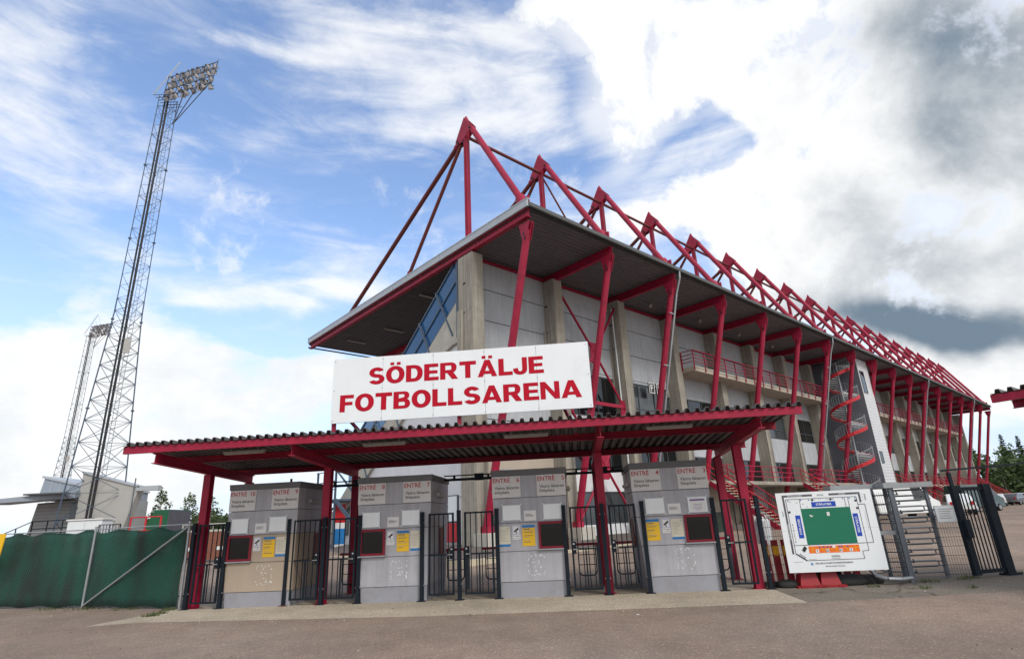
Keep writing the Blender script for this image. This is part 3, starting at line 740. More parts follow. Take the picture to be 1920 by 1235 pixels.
# ------------------------------------------------------------------ gates
def gate(label, posts, leaf, d=0., hinge='L', lockside='R', z1=1.95, cat='gate'):
    o = thing('steel_gate', label, cat, rp(0, d), ROWR, 'dark steel gates of the entrance')
    for t, hh in posts:
        q = MB('gate_paint'); q.box((t - .045, -.045, .0), (t + .045, .045, hh)); q.box((t - .10, -.09, .004), (t + .10, .09, .018), 'rust_red' if abs(t + 5.82) < .01 else None)
        q.box((t - .048, -.048, hh), (t + .048, .048, hh + .008), 'black')
        for z in (.35, 1.75): q.tube((t - .065, -.02, z), (t + .065, -.02, z), .014, 'galv', 6)
        q.build('gate_post', o)
    a, b_ = leaf; q = MB('gate_paint')
    z0 = .12
    for t in (a, b_): q.box((t - .022, -.022, z0), (t + .022, .022, z1))
    for z in (z0 + .02, z1 - .022): q.box((a + .022, -.02, z - .02), (b_ - .022, .02, z + .02))
    q.build('leaf_frame', o)
    q = MB('gate_paint'); n = max(4, round((b_ - a) / .125)); zm = 1.0
    for i in range(1, n):
        x = a + (b_ - a) * i / n; q.tube((x, 0, z0 + .04), (x, 0, z1 - .042), .0128, n=6)
    q.box((a + .022, -.017, zm - .018), (b_ - .022, .017, zm + .018)); xm = (a + b_) / 2
    q.box((xm - .017, -.0165, z0 + .04), (xm + .017, .0165, zm - .018))
    q.build('bars', o)
    q = MB('gate_paint'); lx = b_ - .03 if lockside == 'R' else a + .03
    q.box((lx - .055, -.035, .90), (lx + .055, .035, 1.17))
    lk = q.build('lock_box', o)
    q = MB('chrome'); q.tube((lx, -.036, 1.12), (lx, -.06, 1.12), .022, n=10); q.tube((lx, -.036, 1.0), (lx, -.062, 1.0), .016, n=10); q.tube((lx, -.06, 1.0), (lx + (-.10 if lockside == 'R' else .10), -.06, 1.0), .010, n=8)
    q.build('handle', lk)
    return o
gate('narrow dark steel gate between the shade cloth fence and the ENTRÉ 10 booth', ((-8.31, 1.98), (-7.43, 1.98)), (-8.17, -7.55))
gate('dark steel gate right beside the ENTRÉ 9 plate, left of a red canopy post', ((-5.82, 1.98), (-4.91, 1.98)), (-5.68, -5.03), d=.05)
gate('dark steel gate at the left side of the ENTRÉ 8 booth', ((-3.985, 1.98),), (-4.78, -4.10), d=.02)
gate('dark steel gate right beside the ENTRÉ 7 booth', ((-2.42, 1.99), (-1.515, 1.99)), (-2.24, -1.66), lockside='R')
gate('dark steel gate at the left side of the ENTRÉ 6 booth', ((-.585, 1.99),), (-1.36, -.70), lockside='L')
gate('dark steel gate right beside the ENTRÉ 5 booth', ((1.03, 1.99), (1.945, 1.99)), (1.19, 1.80), lockside='L')
gate('dark steel gate at the left side of the ENTRÉ 4 booth', ((2.885, 2.0),), (2.12, 2.70), lockside='L')
gate('dark steel gate between the ENTRÉ 3 booth and the stadium map', ((4.52, 2.0), (5.52, 2.0)), (4.72, 5.27), lockside='L')

# heavy gate at the right end of the mesh fence
o = thing('steel_gate', 'heavy black steel gate leaf at the right end, beyond the turnstile', 'gate', rp(0, .85), ROWR - radians(14), 'dark steel gates of the entrance')
q = MB('gate_paint'); xa, xb = 10.32, 11.22
o.location = rp(xa, .72); o.rotation_euler = (0, 0, ROWR + radians(20))
wd = 1.0
q.box((-.085, -.05, .05), (.085, .05, 2.02)); q.build('gate_post', o)
q = MB('gate_paint'); q.box((wd - .14, -.06, .05), (wd + .10, .06, 2.04)); q.box((wd - .05, .065, 1.2), (wd + .08, .11, 2.0)); q.box((wd - .2, -.12, .0), (wd + .2, .12, .05)); q.build('gate_post', o)
q = MB('gate_paint'); q.box((.086, -.035, .08), (wd - .141, .035, .16)); q.box((.086, -.035, 1.9), (wd - .141, .035, 1.98))
for i in range(1, 7):
    x = .085 + (wd - .225) * i / 7; q.tube((x, 0, .16), (x, 0, 1.9), .016, n=6)
q.build('bars', o)
q = MB('gate_paint'); q.box((-.06, -.12, .85), (.10, -.052, 1.25)); q.build('lock_box', o)

# ------------------------------------------------------------------ left mesh fence with green cloth
o = thing('mesh_fence', 'chain link fence with green shade cloth left of the gates', 'fence', (0, 0, 0))
P = [rp(-16.2, 1.75), rp(-11.86, .98), rp(-8.52, .10)]
for i, p in enumerate(P):
    q = MB('galv'); q.tube(p, p + V((0, 0, 2.03)), .032, n=10); q.tube(p + V((0, 0, 2.03)), p + V((0, 0, 2.05)), .036, n=10); q.build('fence_post', o)
q = MB('galv'); q.tube(P[1] + V((.02, -.03, .06)), P[2] + V((0, -.03, 1.93)), .026, n=10); q.build('brace', o)
q = MB('galv')
for a, b_ in zip(P, P[1:]): q.tube(a + V((0, 0, 1.98)), b_ + V((0, 0, 1.98)), .014, n=8)
q.build('top_rail', o)
q = MB('galv_dark')
def along(s):
    L0 = (P[1] - P[0]).length; L1 = (P[2] - P[1]).length
    return P[0].lerp(P[1], s / L0) if s < L0 else P[1].lerp(P[2], min(1, (s - L0) / L1))
LT = (P[1] - P[0]).length + (P[2] - P[1]).length
s = -1.95
while s < LT:
    for sg in (1, -1):
        s0, z0, s1, z1_ = s, (.04 if sg > 0 else 1.97), s + 1.93, (1.97 if sg > 0 else .04)
        if s0 < 0: z0 += (z1_ - z0) * (-s0) / (s1 - s0); s0 = 0
        if s1 > LT: z1_ = z0 + (z1_ - z0) * (LT - s0) / (s1 - s0); s1 = LT
        L0 = (P[1] - P[0]).length
        a = along(s0); b_ = along(s1)
        off = V((.0, -.016, 0))
        if s0 < L0 < s1:
            zm = z0 + (z1_ - z0) * (L0 - s0) / (s1 - s0); pm_ = V(P[1])
            q.tube(a + off + V((0, 0, z0)), pm_ + off + V((0, 0, zm)), .0013, n=3, caps=False); q.tube(pm_ + off + V((0, 0, zm)), b_ + off + V((0, 0, z1_)), .0013, n=3, caps=False)
        else: q.tube(a + off + V((0, 0, z0)), b_ + off + V((0, 0, z1_)), .0013, n=3, caps=False)
    s += .075
q.build('wire_mesh', o)
q = MB('shade_cloth'); n = 90; vs = []
for i in range(n + 1):
    s = LT * i / n * .985; p = along(s)
    sag = .045 * abs(sin(s * 2.3)) + .02 * sin(s * 7.1) + (.05 if s > LT - 3.3 else 0) * (s - LT + 3.3) / 3.3
    for k in range(9):
        z = .045 + .02 * sin(s * 5) + (1.955 - sag - .045) * k / 8
        w = .022 * sin(s * 3.1 + k * .5) + .014 * sin(s * 8.3 - k)
        vs.append(p + V((w * .2, .045 + w, z)))
m9 = 9
q.add(vs, [(i * m9 + k, (i + 1) * m9 + k, (i + 1) * m9 + k + 1, i * m9 + k + 1) for i in range(n) for k in range(8)], smooth=True)
cl = q.build('shade_cloth', o)
md = cl.modifiers.new('thickness', 'SOLIDIFY'); md.thickness = .003

# ------------------------------------------------------------------ grandstand
GZ = .75
gs = thing('grandstand', 'grey football grandstand with red steel masts, raking struts and a flat roof', 'grandstand', GS, GSR)
NB = 17; BW = 6.0; UE = NB * BW
def rep(name, mb, xs, children=()):
    """one part per frame, all sharing one mesh"""
    me = None; out_ = []
    for x in xs:
        if me is None: o = mb.build(name, gs, (x, 0, 0)); me = o.data
        else: o = link(name, me, gs, (x, 0, 0))
        out_.append(o)
    return out_
FR = [k * BW for k in range(NB + 1)]
# roof
q = MB('trim_grey'); q.box((-.30, -5.02, 15.72), (UE + .3, 20.7, 16.08), 'gutter')
roof = q.build('roof', gs)
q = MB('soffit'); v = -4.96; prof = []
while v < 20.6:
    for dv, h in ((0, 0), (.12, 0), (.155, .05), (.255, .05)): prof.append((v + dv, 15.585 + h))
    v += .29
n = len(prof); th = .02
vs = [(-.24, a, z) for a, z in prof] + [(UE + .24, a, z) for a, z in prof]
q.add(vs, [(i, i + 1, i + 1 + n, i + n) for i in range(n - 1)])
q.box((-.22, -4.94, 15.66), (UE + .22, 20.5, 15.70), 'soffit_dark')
q.build('soffit', roof)
q = MB('trim_grey')
q.box((-.40, -5.10, 15.74), (-.305, 20.78, 16.14)); q.box((-.42, -5.12, 16.10), (-.20, 20.8, 16.16))
for k in range(5): q.box((-.408, -3 + k * 5.2, 15.742), (-.402, -2.97 + k * 5.2, 16.098), 'galv')
q.build('gable_trim', roof)
q = MB('trim_grey'); q.box((UE + .305, -5.10, 15.74), (UE + .40, 20.78, 16.14)); q.build('gable_trim', roof)
q = MB('gutter'); q.box((-.30, -5.14, 15.80), (UE + .30, -5.025, 15.98)); q.tube((-.3, -5.12, 15.78), (UE + .3, -5.12, 15.78), .075, n=10); q.build('gutter', roof)
q = MB('gutter'); q.tube((-.3, 20.82, 15.45), (UE + .3, 20.82, 15.45), .06, n=8); q.box((-.30, 20.71, 15.62), (UE + .3, 20.76, 16.08)); q.build('gutter', roof)
# roof beams (front part a shade lighter against the sky is simply the light)
q = MB('red_steel'); q.ibeam((0, -4.95, 15.345), (0, 20.6, 15.345), .46, .24, tf=.03, tw=.016); rep('roof_beam', q, [FR[k] for k in range(1, NB)])
q = MB('red_steel'); q.ibeam((0, -4.98, 15.50), (0, 20.65, 15.50), .44, .26, tf=.03, tw=.016); rep('gable_beam', q, [-.18, UE + .18])
q = MB('red_steel'); q.box((.01, .05, 15.22), (UE - .01, .17, 15.36)); q.build('eaves_rail', gs)
# masts
q = MB('red_steel'); q.box((-.125, -.125, 16.20), (.125, .125, 24.05)); q.box((-.165, -.03, 16.2), (.165, .03, 24.0)); q.hexa([(-.125, -.125, 24.05), (.125, -.125, 24.05), (.125, .125, 24.05), (-.125, .125, 24.05), (-.03, -.03, 24.35), (.03, -.03, 24.35), (.03, .03, 24.35), (-.03, .03, 24.35)])
q.box((-.24, -.24, 16.08), (.24, .24, 16.2), 'black')
ms = rep('mast', q, FR)
pm = None
for o in ms:
    if pm is None:
        q = MB('red_steel')
        for x in (-.168, .14): q.prism([(x, 0, 24.2), (x, .85, 22.95), (x, .80, 22.62), (x, .45, 22.60), (x, 0, 22.75), (x, -.45, 23.02), (x, -.72, 23.05), (x, -.68, 23.3)], (.028, 0, 0))
        for vv, zz in ((.62, 22.85), (.55, 22.70), (-.55, 23.15)): q.tube((-.23, vv, zz), (.23, vv, zz), .06, 'black', 8)
        a = q.build('gusset_plate', o); pm = a.data
    else: link('gusset_plate', pm, o)
q = MB('rust_red'); q.tube((0, .62, 22.85), (0, 14.4, 16.25), .14, n=12); q.tube((0, .62, 22.85), (0, 1.0, 22.66), .19, 'red_steel', 8); q.box((-.06, 14.2, 16.05), (.06, 14.55, 16.4), 'red_steel'); rep('front_stay', q, FR)
q = MB('rust_red'); q.tube((0, .50, 22.68), (0, 6.28, 16.25), .11, n=12); q.tube((0, 6.0, 16.56), (0, 6.28, 16.2), .16, 'red_steel', 8); rep('front_stay_short', q, FR)
q = MB('red_steel'); q.tube((0, -.55, 23.15), (0, -4.45, 16.35), .175, n=14); q.tube((0, -4.25, 16.7), (0, -4.5, 16.2), .27, n=10); q.box((-.05, -4.85, 16.05), (.05, -4.1, 16.55)); rep('back_stay', q, FR)
q = MB('rust_red'); q.tube((.2, -.02, 22.9), (BW - .2, -.02, 22.9), .10, n=10); rep('ridge_tube', q, FR[:-1])
q = MB('rust_red'); q.tube((BW + .2, 0, 22.6), (2 * BW - .5, 0, 16.2), .06, n=8); q.build('cross_rod', gs)
# raking struts on concrete footings
S0 = V((0, -4.62, 14.75)); S1 = V((0, -.92, 1.45))
q = MB('red_steel'); q.tube(S1, S0, .185, n=14)
q.prism([(-.02, -4.98, 15.12), (-.02, -4.95, 14.95), (-.02, -4.66, 14.2), (-.02, -4.36, 14.2), (-.02, -4.10, 15.12)], (.04, 0, 0))
q.prism([(-.17, -4.93, 15.12), (-.17, -4.9, 14.95), (-.17, -4.66, 14.25), (-.17, -4.40, 14.25), (-.17, -4.2, 15.12)], (.03, 0, 0)); q.prism([(.14, -4.93, 15.12), (.14, -4.9, 14.95), (.14, -4.66, 14.25), (.14, -4.40, 14.25), (.14, -4.2, 15.12)], (.03, 0, 0))
for zz in (14.55, 14.35): q.tube((-.2, -4.53 + (14.55 - zz) * -.28, zz), (.2, -4.53 + (14.55 - zz) * -.28, zz), .06, 'black', 8)
q.box((-.22, -1.12, 1.2), (.22, -.7, 1.5))
rep('strut', q, FR)
q = MB('concrete_pale'); q.box((-.55, -1.55, .2), (.55, -.60, 1.22)); rep('strut_footing', q, FR)
# columns: board-marked concrete with a narrow pale rear face
q = MB('concrete'); q.box((-.36, -.70, .3), (.36, .52, 15.15)); q.box((-.37, -.12, 13.5), (-.362, .1, 13.6), 'black')
q.box((-.50, .15, 9.4), (-.362, .50, 12.1)); q.box((-.362, -.02, 11.9), (-.372, .06, 11.98), 'black')
rep('column', q, FR)
# downpipes on some struts
q = MB('galv'); q.path([(.30, -5.12, 15.72), (.30, -5.08, 15.3), (.30, -4.72, 14.4), (.30, -1.15, 1.6)], .065, n=10)
for t_ in (.12, .35, .6, .82): p_ = V((.15, -4.62, 14.75)).lerp(V((.15, -.92, 1.45)), t_); q.tube(p_ - V((.2, 0, 0)), p_ + V((.2, 0, 0)), .205, 'galv', 10) if False else q.box(p_ - V((.36, .205, .03)), p_ + V((.2, -.15, .03)))
rep('downpipe', q, [FR[k] for k in (2, 6, 11, 15)])
q = MB('white_plastic'); q.path([(11.55, -.25, 14.6), (11.55, -.3, 1.2)], .05, n=8); q.build('downpipe', gs)
# rear wall, bay by bay
GAPZ = .045
def panel(mb, x0, x1, z0, z1, m, seams=1, y0=.20, y1=.33):
    for i in range(seams + 1):
        a = x0 + (x1 - x0) * i / (seams + 1); b_ = x0 + (x1 - x0) * (i + 1) / (seams + 1)
        mb.box((a + (.004 if i else 0), y0, z0), (b_ - (.004 if i < seams else 0), y1, z1), m)
def window(x0, x1, z0, z1, mull, pane='glass', trans=None):
    f = MB('window_frame'); w = .06
    for a in [x0 + (x1 - x0) * i / mull for i in range(mull + 1)]:
        a = min(max(a, x0 + w / 2), x1 - w / 2); f.box((a - w / 2, .24, z0), (a + w / 2, .31, z1))
    for z in [z0 + w / 2, z1 - w / 2] + ([trans] if trans else []):
        for i in range(mull):
            a = x0 + (x1 - x0) * i / mull + w / 2; b_ = x0 + (x1 - x0) * (i + 1) / mull - w / 2
            f.box((a + (w / 2 if i == 0 else 0) + .001, .245, z - w / 2), (b_ - (w / 2 if i == mull - 1 else 0) - .001, .305, z + w / 2))
    o = f.build('window', gs)
    q = MB(pane); q.box((x0 + .02, .285, z0 + .02), (x1 - .02, .30, z1 - .02)); q.build('pane', o)
for k in range(NB):
    x0, x1 = k * BW + .365, (k + 1) * BW - .365
    q = MB('panel_grey'); q.box((x0 + .001, .345, .3), (x1 - .001, .50, 15.3), 'black')
    zs = [15.33, 13.66, 11.87, 10.12] if k < 3 else [15.33, 13.5, 11.4]
    for a, b_ in zip(zs, zs[1:]): panel(q, x0, x1, b_ + GAPZ / 2, a - GAPZ / 2, 'panel_grey')
    if k == 0:
        for a, b_ in ((10.12, 8.35), (8.35, 6.6), (6.6, 4.8)): panel(q, x0, x1, b_ + GAPZ / 2, a - GAPZ / 2, 'panel_grey')
        panel(q, x0, x1, .4, 4.79, 'concrete_beige', 0)
        q.build('wall_panel', gs)
    elif k in (1, 2):
        panel(q, x0, x1, 9.96, 10.11, 'panel_grey'); panel(q, x0, x1, 5.9, 7.38, 'panel_white', 2); panel(q, x0, x1, 3.05, 4.2, 'panel_white', 2); panel(q, x0, x1, .4, 1.28, 'panel_white', 2)
        q.build('wall_panel', gs)
        window(x0, x1, 7.40, 9.95, 3, 'glass_grey' if k == 2 else 'glass', trans=8.3)
        window(x0, x1, 4.22, 5.88, 5, 'glass'); window(x0 + .02, x1, 1.30, 3.03, 4, 'glass_grey')
    else:
        panel(q, x0, x1, 9.55, 11.38, 'panel_grey', 1)
        panel(q, x0, x1, 5.4, 7.4, 'panel_grey', 2); panel(q, x0, x1, .4, 3.4, 'concrete_beige' if k % 2 else 'panel_grey', 1)
        q.build('wall_panel', gs)
        window(x0, x1, 7.42, 9.53, 3, 'glass_grey' if k % 3 else 'glass', trans=8.2)
        window(x0, x1, 3.42, 5.38, 2, 'glass')
q = MB('lamp_white'); q.tube((7.2, .6, 9.0), (11.2, .6, 9.0), .04) if False else None
# red cross bracing between the second and third column
q = MB('red_steel'); y = -.42
def brace(a, b_, r=.075): q.tube((a[0], y, a[1]), (b_[0], y, b_[1]), r, n=8)
for cz, zt_, zb_ in ((11.2, 14.6, 7.95), (4.42, 7.75, 1.15)):
    c_ = (9.2, cz)
    for e in ((6.42, zt_), (11.6, zt_), (6.42, zb_), (11.6, zb_)): brace(c_, e)
    q.prism([(8.82, y - .03, cz + .62), (8.82, y - .03, cz - .55), (9.0, y - .03, cz - .75), (9.4, y - .03, cz - .75), (9.58, y - .03, cz - .55), (9.58, y - .03, cz + .62)], (0, .06, 0))
for x in (6.55, 11.5): q.box((x - .32, y - .031, 7.3), (x + .32, y + .031, 8.45))
q.bar((6.4, y - .02, 8.05), (11.6, y - .02, 8.05), .12, .2)
q.build('cross_bracing', gs)
# balconies
def balcony(u0, u1):
    q = MB('concrete_beige'); q.box((u0, -1.62, 11.10), (u1, .19, 11.40)); q.box((u0 - .02, -1.66, 11.36), (u1 + .02, -1.60, 11.46), 'concrete_pale')
    o = q.build('balcony', gs)
    r = MB('red_steel')
    n = round((u1 - u0) / 1.5)
    for i in range(n + 1):
        x = u0 + .04 + (u1 - u0 - .08) * i / n; r.box((x - .035, -1.72, 11.12), (x + .035, -1.665, 12.55))
    for z in (11.75, 12.0, 12.27): r.box((u0 + .01, -1.70, z - .022), (u1 - .01, -1.675, z + .022))
    r.box((u0 - .02, -1.74, 12.53), (u1 + .02, -1.64, 12.60))
    for x in (u0 - .01, u1 + .01):
        for z in (11.75, 12.0, 12.27, 12.555): r.box((x - .025, -1.60, z - .024), (x + .025, -.72, z + .024))
        r.box((x - .035, -.80, 11.2), (x + .035, -.72, 12.55))
    r.build('railing', o)
balcony(18.35, 42.0); balcony(49.2, 95.5)
# entrance deck at half height with its stairs
for u0, u1 in ((16.4, 44.0), (48.6, 100.6)):
    q = MB('concrete_pale'); q.box((u0, -2.25, 3.32), (u1, .19, 3.56)); q.box((u0 + .05, -2.28, 3.34), (u1 - .05, -2.26, 3.54), 'concrete')
    o = q.build('deck', gs)
    r = MB('red_steel'); n = round((u1 - u0) / 1.6)
    gaps = [(17.0, 18.8), (31.0, 32.8), (55.0, 56.8), (68, 69.8), (81.0, 82.8), (93, 94.8)]
    for i in range(n + 1):
        x = u0 + .04 + (u1 - u0 - .08) * i / n
        if not any(a < x < b_ for a, b_ in gaps): r.box((x - .03, -2.22, 3.56), (x + .03, -2.16, 4.62))
    cuts = [u0] + [e for g_ in gaps if u0 < g_[0] < u1 for e in g_] + [u1]
    for a, b_ in zip(cuts[::2], cuts[1::2]):
        for z in (3.9, 4.25, 4.62): r.box((a, -2.21, z - .025), (b_, -2.17, z + .025))
    r.build('railing', o)
for i, u0 in enumerate((17.0, 31.0, 55.0, 68.0, 81.0, 93.0)):
    q = MB('cream_kerb'); nst = 19; v0, z0_ = -2.26, 3.56; dv, dz = -.238, -.171
    for s in range(nst):
        v = v0 + dv * s; z = z0_ + dz * (s + 1)
        q.box((u0 + .06, v + dv - .02, z - .035), (u0 + 1.74, v + .0, z))
    for x in (u0, u0 + 1.8): q.bar((x, v0, z0_ - .14), (x, v0 + dv * nst, z0_ + dz * nst - .14), .05, .30, 'red_steel')
    o = q.build('stair', gs)
    for x in (u0 - .02, u0 + 1.82):
        r = MB('red_bright' if x < u0 else 'red_steel')
        for hgt, rr in ((1.0, .04), (.62, .028), (.32, .022)): r.tube((x, v0, z0_ + hgt), (x, v0 + dv * (nst - 1), z0_ + dz * (nst - 1) + hgt), rr, n=8)
        for s in range(0, nst, 4): v = v0 + dv * s; z = z0_ + dz * s; r.tube((x, v, z - .15), (x, v, z + 1.0), .026, n=6)
        r.build('handrail', o)
# stair tower clad in pale boards, and the spiral stair in front of it
q = MB('siding'); a0, a1, b0, b1 = 44.85, 47.9, -4.0, .18
q.box((a0 + .03, b0 + .03, .3), (a1 - .03, b1, 15.55), 'siding_dark')
z = .4; i = 0
while z < 15.5:
    h = min(.285, 15.55 - z)
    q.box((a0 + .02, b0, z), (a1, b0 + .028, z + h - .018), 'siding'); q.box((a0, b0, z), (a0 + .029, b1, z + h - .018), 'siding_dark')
    q.box((a1 - .029, b0 + .03, z), (a1 + .002, b1, z + h - .018), 'siding'); z += .285
tw = q.build('stair_tower', gs)
for (x0, x1, z0_, z1_) in ((45.15, 46.25, 12.0, 14.25), (45.2, 45.95, 5.3, 6.4)):
    f = MB('window_frame')
    for bx in (((x0, z0_), (x0 + .08, z1_)), ((x1 - .08, z0_), (x1, z1_)), ((x0 + .08, z0_), (x1 - .08, z0_ + .08)), ((x0 + .08, z1_ - .08), (x1 - .08, z1_))): f.box((bx[0][0], b0 - .05, bx[0][1]), (bx[1][0], b0 - .002, bx[1][1]))
    w_ = f.build('window', tw); q = MB('glass'); q.box((x0 + .081, b0 - .03, z0_ + .081), (x1 - .081, b0 - .004, z1_ - .081)); q.build('pane', w_)
cx, cy, rs = 42.9, -2.75, 1.35
q = MB('galv'); q.tube((cx, cy, .4), (cx, cy, 15.0), .09, n=10)
stp = 84; z0_ = .7
tread = []
for s in range(stp):
    a = s * radians(21) + .4; z = z0_ + s * .168; da = radians(11.5)
    pts = [(cx + .1 * cos(a), cy + .1 * sin(a)), (cx + rs * cos(a - da), cy + rs * sin(a - da)), (cx + rs * cos(a + da), cy + rs * sin(a + da))]
    q.prism([(p[0], p[1], z) for p in pts], (0, 0, .045), 'white_plastic' if s % 1 == 0 else None)
sp = q.build('spiral_stair', gs)
q = MB('red_bright'); r = MB('galv')
for s in range(stp - 1):
    a = s * radians(21) + .4; b_ = (s + 1) * radians(21) + .4; z = z0_ + s * .168
    p = V((cx + (rs + .05) * cos(a), cy + (rs + .05) * sin(a), z)); p2 = V((cx + (rs + .05) * cos(b_), cy + (rs + .05) * sin(b_), z + .168))
    q.bar(p - V((0, 0, .02)), p2 - V((0, 0, .02)), .03, .30); r.tube(p + V((0, 0, 1.05)), p2 + V((0, 0, 1.05)), .024, n=6)
    r.tube(p + V((0, 0, .1)), p + V((0, 0, 1.05)), .013, n=5); pm_ = p.lerp(p2, .5); r.tube(pm_ + V((0, 0, .1)), pm_ + V((0, 0, 1.05)), .013, n=5)
q.build('stringer', sp); r.build('balustrade', sp)
# gable end: glazed screen following the seating rake, concrete raker, white panels
zt = lambda v: 15.40 - .742 * (v - 1.18)
VG = 13.2
q = MB('blue_steel')
GX = -.02
def gbar(a, b_, w=.10, dx=0., m=None): q.bar((GX + dx, a[0], a[1]), (GX + dx, b_[0], b_[1]), .10, w, m, up=(1, 0, 0)) if False else q.bar((GX + dx, a[0], a[1]), (GX + dx, b_[0], b_[1]), w, .09, m, up=(1, 0, 0))
gbar((1.18, 15.40), (VG, zt(VG))); gbar((.85, 14.42), (VG, zt(VG) - 1.2), .08); gbar((.75, 13.25), (VG, zt(VG) - 2.3), .10)
gbar((.95, 15.35), (.95, 10.9), .18, -.08)
for vv in (3.0, 4.75, 6.6, 8.4, 10.2, 12.0):
    gbar((vv, zt(vv) + .02), (vv - 1.62, zt(vv) - 2.95), .10, -.10)
gw = q.build('gable_window', gs)
q = MB('screen_glass'); q.prism([(.0, 1.2, 15.35), (.0, VG, zt(VG) - .03), (.0, VG, zt(VG) - 2.27), (.0, .8, 13.2)], (.02, 0, 0)); q.build('pane', gw)
q = MB('concrete_pale'); q.prism([(-.12, .56, 13.25), (-.12, VG + 2, zt(VG + 2) - 2.35), (-.12, VG + 2, zt(VG + 2) - 3.6), (-.12, 2.3, 10.35), (-.12, 1.45, 10.6), (-.12, .56, 10.7)], (.4, 0, 0)); q.build('raker_beam', gs)
q = MB('panel_white'); q.prism([(.05, .56, 10.68), (.05, 1.45, 10.58), (.05, 2.3, 10.33), (.05, 15.0, zt(15.0) - 3.5), (.05, 15.0, .4), (.05, .56, .4)], (.2, 0, 0))
q.build('gable_wall', gs)
for z_ in (2.9, 5.2, 7.5):
    q = MB('window_frame'); q.box((.035, .6, z_ - .012), (.049, min(13, 2.3 + (10.3 - z_) / .742), z_ + .012)); q.build('panel_joint', gs)
q = MB('concrete'); v, z = .9, 13.0; poly = [(.4, .6, 12.0), (.4, .6, 13.0)]
while v < 16.5: poly += [(.4, v, z), (.4, v, z - .52)]; v += .72; z -= .52
poly += [(.4, v, z), (.4, v, 1.0), (.4, v - 1.5, 1.0)]
q.prism(poly, (UE - .8, 0, 0)); tr_ = q.build('seating_terrace', gs)
# lamps under the roof
for u_, v_ in ((1.8, 6.5), (3.2, 13.5), (2.2, 17.5), (9, 17.5), (9, 8)):
    q = MB('lamp_white'); q.box((u_ - .75, v_ - .07, 15.42), (u_ + .75, v_ + .07, 15.50)); q.build('soffit_lamp', gs)
for u_, v_ in ((15, -1.0), (21, -1.2), (27, -1.2), (33, -1.2)):
    q = MB('lamp_white'); q.tube((u_, v_, 15.3), (u_, v_, 15.5), .11, n=10); q.build('soffit_lamp', gs)
# steel landing at the gable
q = MB('blue_steel')
for vv in (12.3, 13.6, 15.0): q.box((-1.30, vv - .06, .4), (-1.20, vv + .06, 5.2))
q.box((-1.3, 12.2, 3.3), (.0, 15.2, 3.42))
for z in (4.0, 4.5, 5.15): q.bar((-1.25, 12.2, z), (-1.25, 15.2, z), .05, .05)
q.bar((-1.25, 12.2, 3.35), (-1.25, 7.4, .6), .10, .22); q.bar((-1.25, 12.2, 5.1), (-1.25, 7.0, 2.0), .06, .06)
q.bar((-1.25, 14.9, 6.8), (-1.25, 8.9, 3.0), .07, .07)
q.build('gable_stair', gs)
# doorway dressing on the gable and on the first bay
q = MB('red_bright'); q.box((-.02, 1.25, .85), (.045, 2.35, 1.72)); q.build('door_panel', gs)
q = MB('window_frame'); q.box((-.01, 1.28, 1.73), (.046, 2.33, 3.0), 'window_frame'); q.box((-.02, 1.36, 1.80), (-.011, 2.25, 2.95), 'sign_white'); q.build('door', gs)
q = MB('panel_grey'); q.box((.9, .12, .75), (1.9, .19, 2.95), 'black'); q.build('door', gs)
q = MB('window_frame'); q.box((-.02, 12.9, 1.3), (.046, 13.9, 3.05)); q.box((-.03, 13.0, 1.4), (-.021, 13.8, 2.95), 'glass_grey'); q.build('gable_door', gs)
# stone bank round the foot of the building
q = MB('cobble')
a = [(-3.2, 16, .30), (-3.2, -3.6, .30), (UE + 3, -3.6, .30)]; b_ = [(-.1, 16, .76), (-.1, -.72, .76), (UE + 1, -.72, .76)]
q.add([*a, *b_], [(0, 1, 4, 3), (1, 2, 5, 4)]); o = q.build('stone_bank'); o.location = GS; o.rotation_euler = (0, 0, GSR); tag(o, kind='structure')
q = MB('cream_kerb'); q.box((-3.45, -3.85, .1), (-3.22, 16, .40)); q.box((-3.22, -3.85, .1), (UE + 3, -3.62, .40)); o = q.build('kerb'); o.location = GS; o.rotation_euler = (0, 0, GSR); tag(o, kind='structure')
# section signs and hangings on the grandstand
def on_stand(o): o.rotation_euler = (0, 0, GSR); return o
for i, (u_, ch) in enumerate(((14.5, 'F'), (15.35, 'E'))):
    t = on_stand(thing('section_sign', 'small dark hanging sign with a white letter ' + ch, 'sign', gp(u_, -.35, 9.3), 0, 'section letter signs'))
    q = MB('text_black'); q.box((0, -.04, 0), (.62, .04, .72)); 
    for bx in (((.0, 0), (.62, .05)), ((0, .67), (.62, .72)), ((0, .05), (.05, .67)), ((.57, .05), (.62, .67))): q.box((bx[0][0], -.05, bx[0][1]), (bx[1][0], -.041, bx[1][1]), 'paper_white')
    q.build('board', t); q = MB('paper_white'); put_text(q, ch, (.31, -.043, .14), (1, 0, 0), (0, 0, 1), .45, None, None, .02, 'C'); q.build('lettering', t)
    q = MB('galv'); q.tube((.12, 0, .72), (.12, 0, 1.3), .012, n=6); q.tube((.5, 0, .72), (.5, 0, 1.3), .012, n=6); q.build('hanger', t)
t = on_stand(thing('banner', 'red banner with a white letter beside the ENTRÉ 6 booth', 'banner', gp(.72, -.75, 2.95), 0))
q = MB('red_bright'); q.box((0, -.02, 0), (1.05, .0, 1.05)); q.box((-.03, -.03, 1.05), (1.08, .01, 1.09), 'galv'); q.build('cloth', t)
q = MB('paper_white'); put_text(q, 'A', (.30, -.022, .18), (1, 0, 0), (0, 0, 1), .42, None, None, .02, 'C'); q.build('lettering', t)

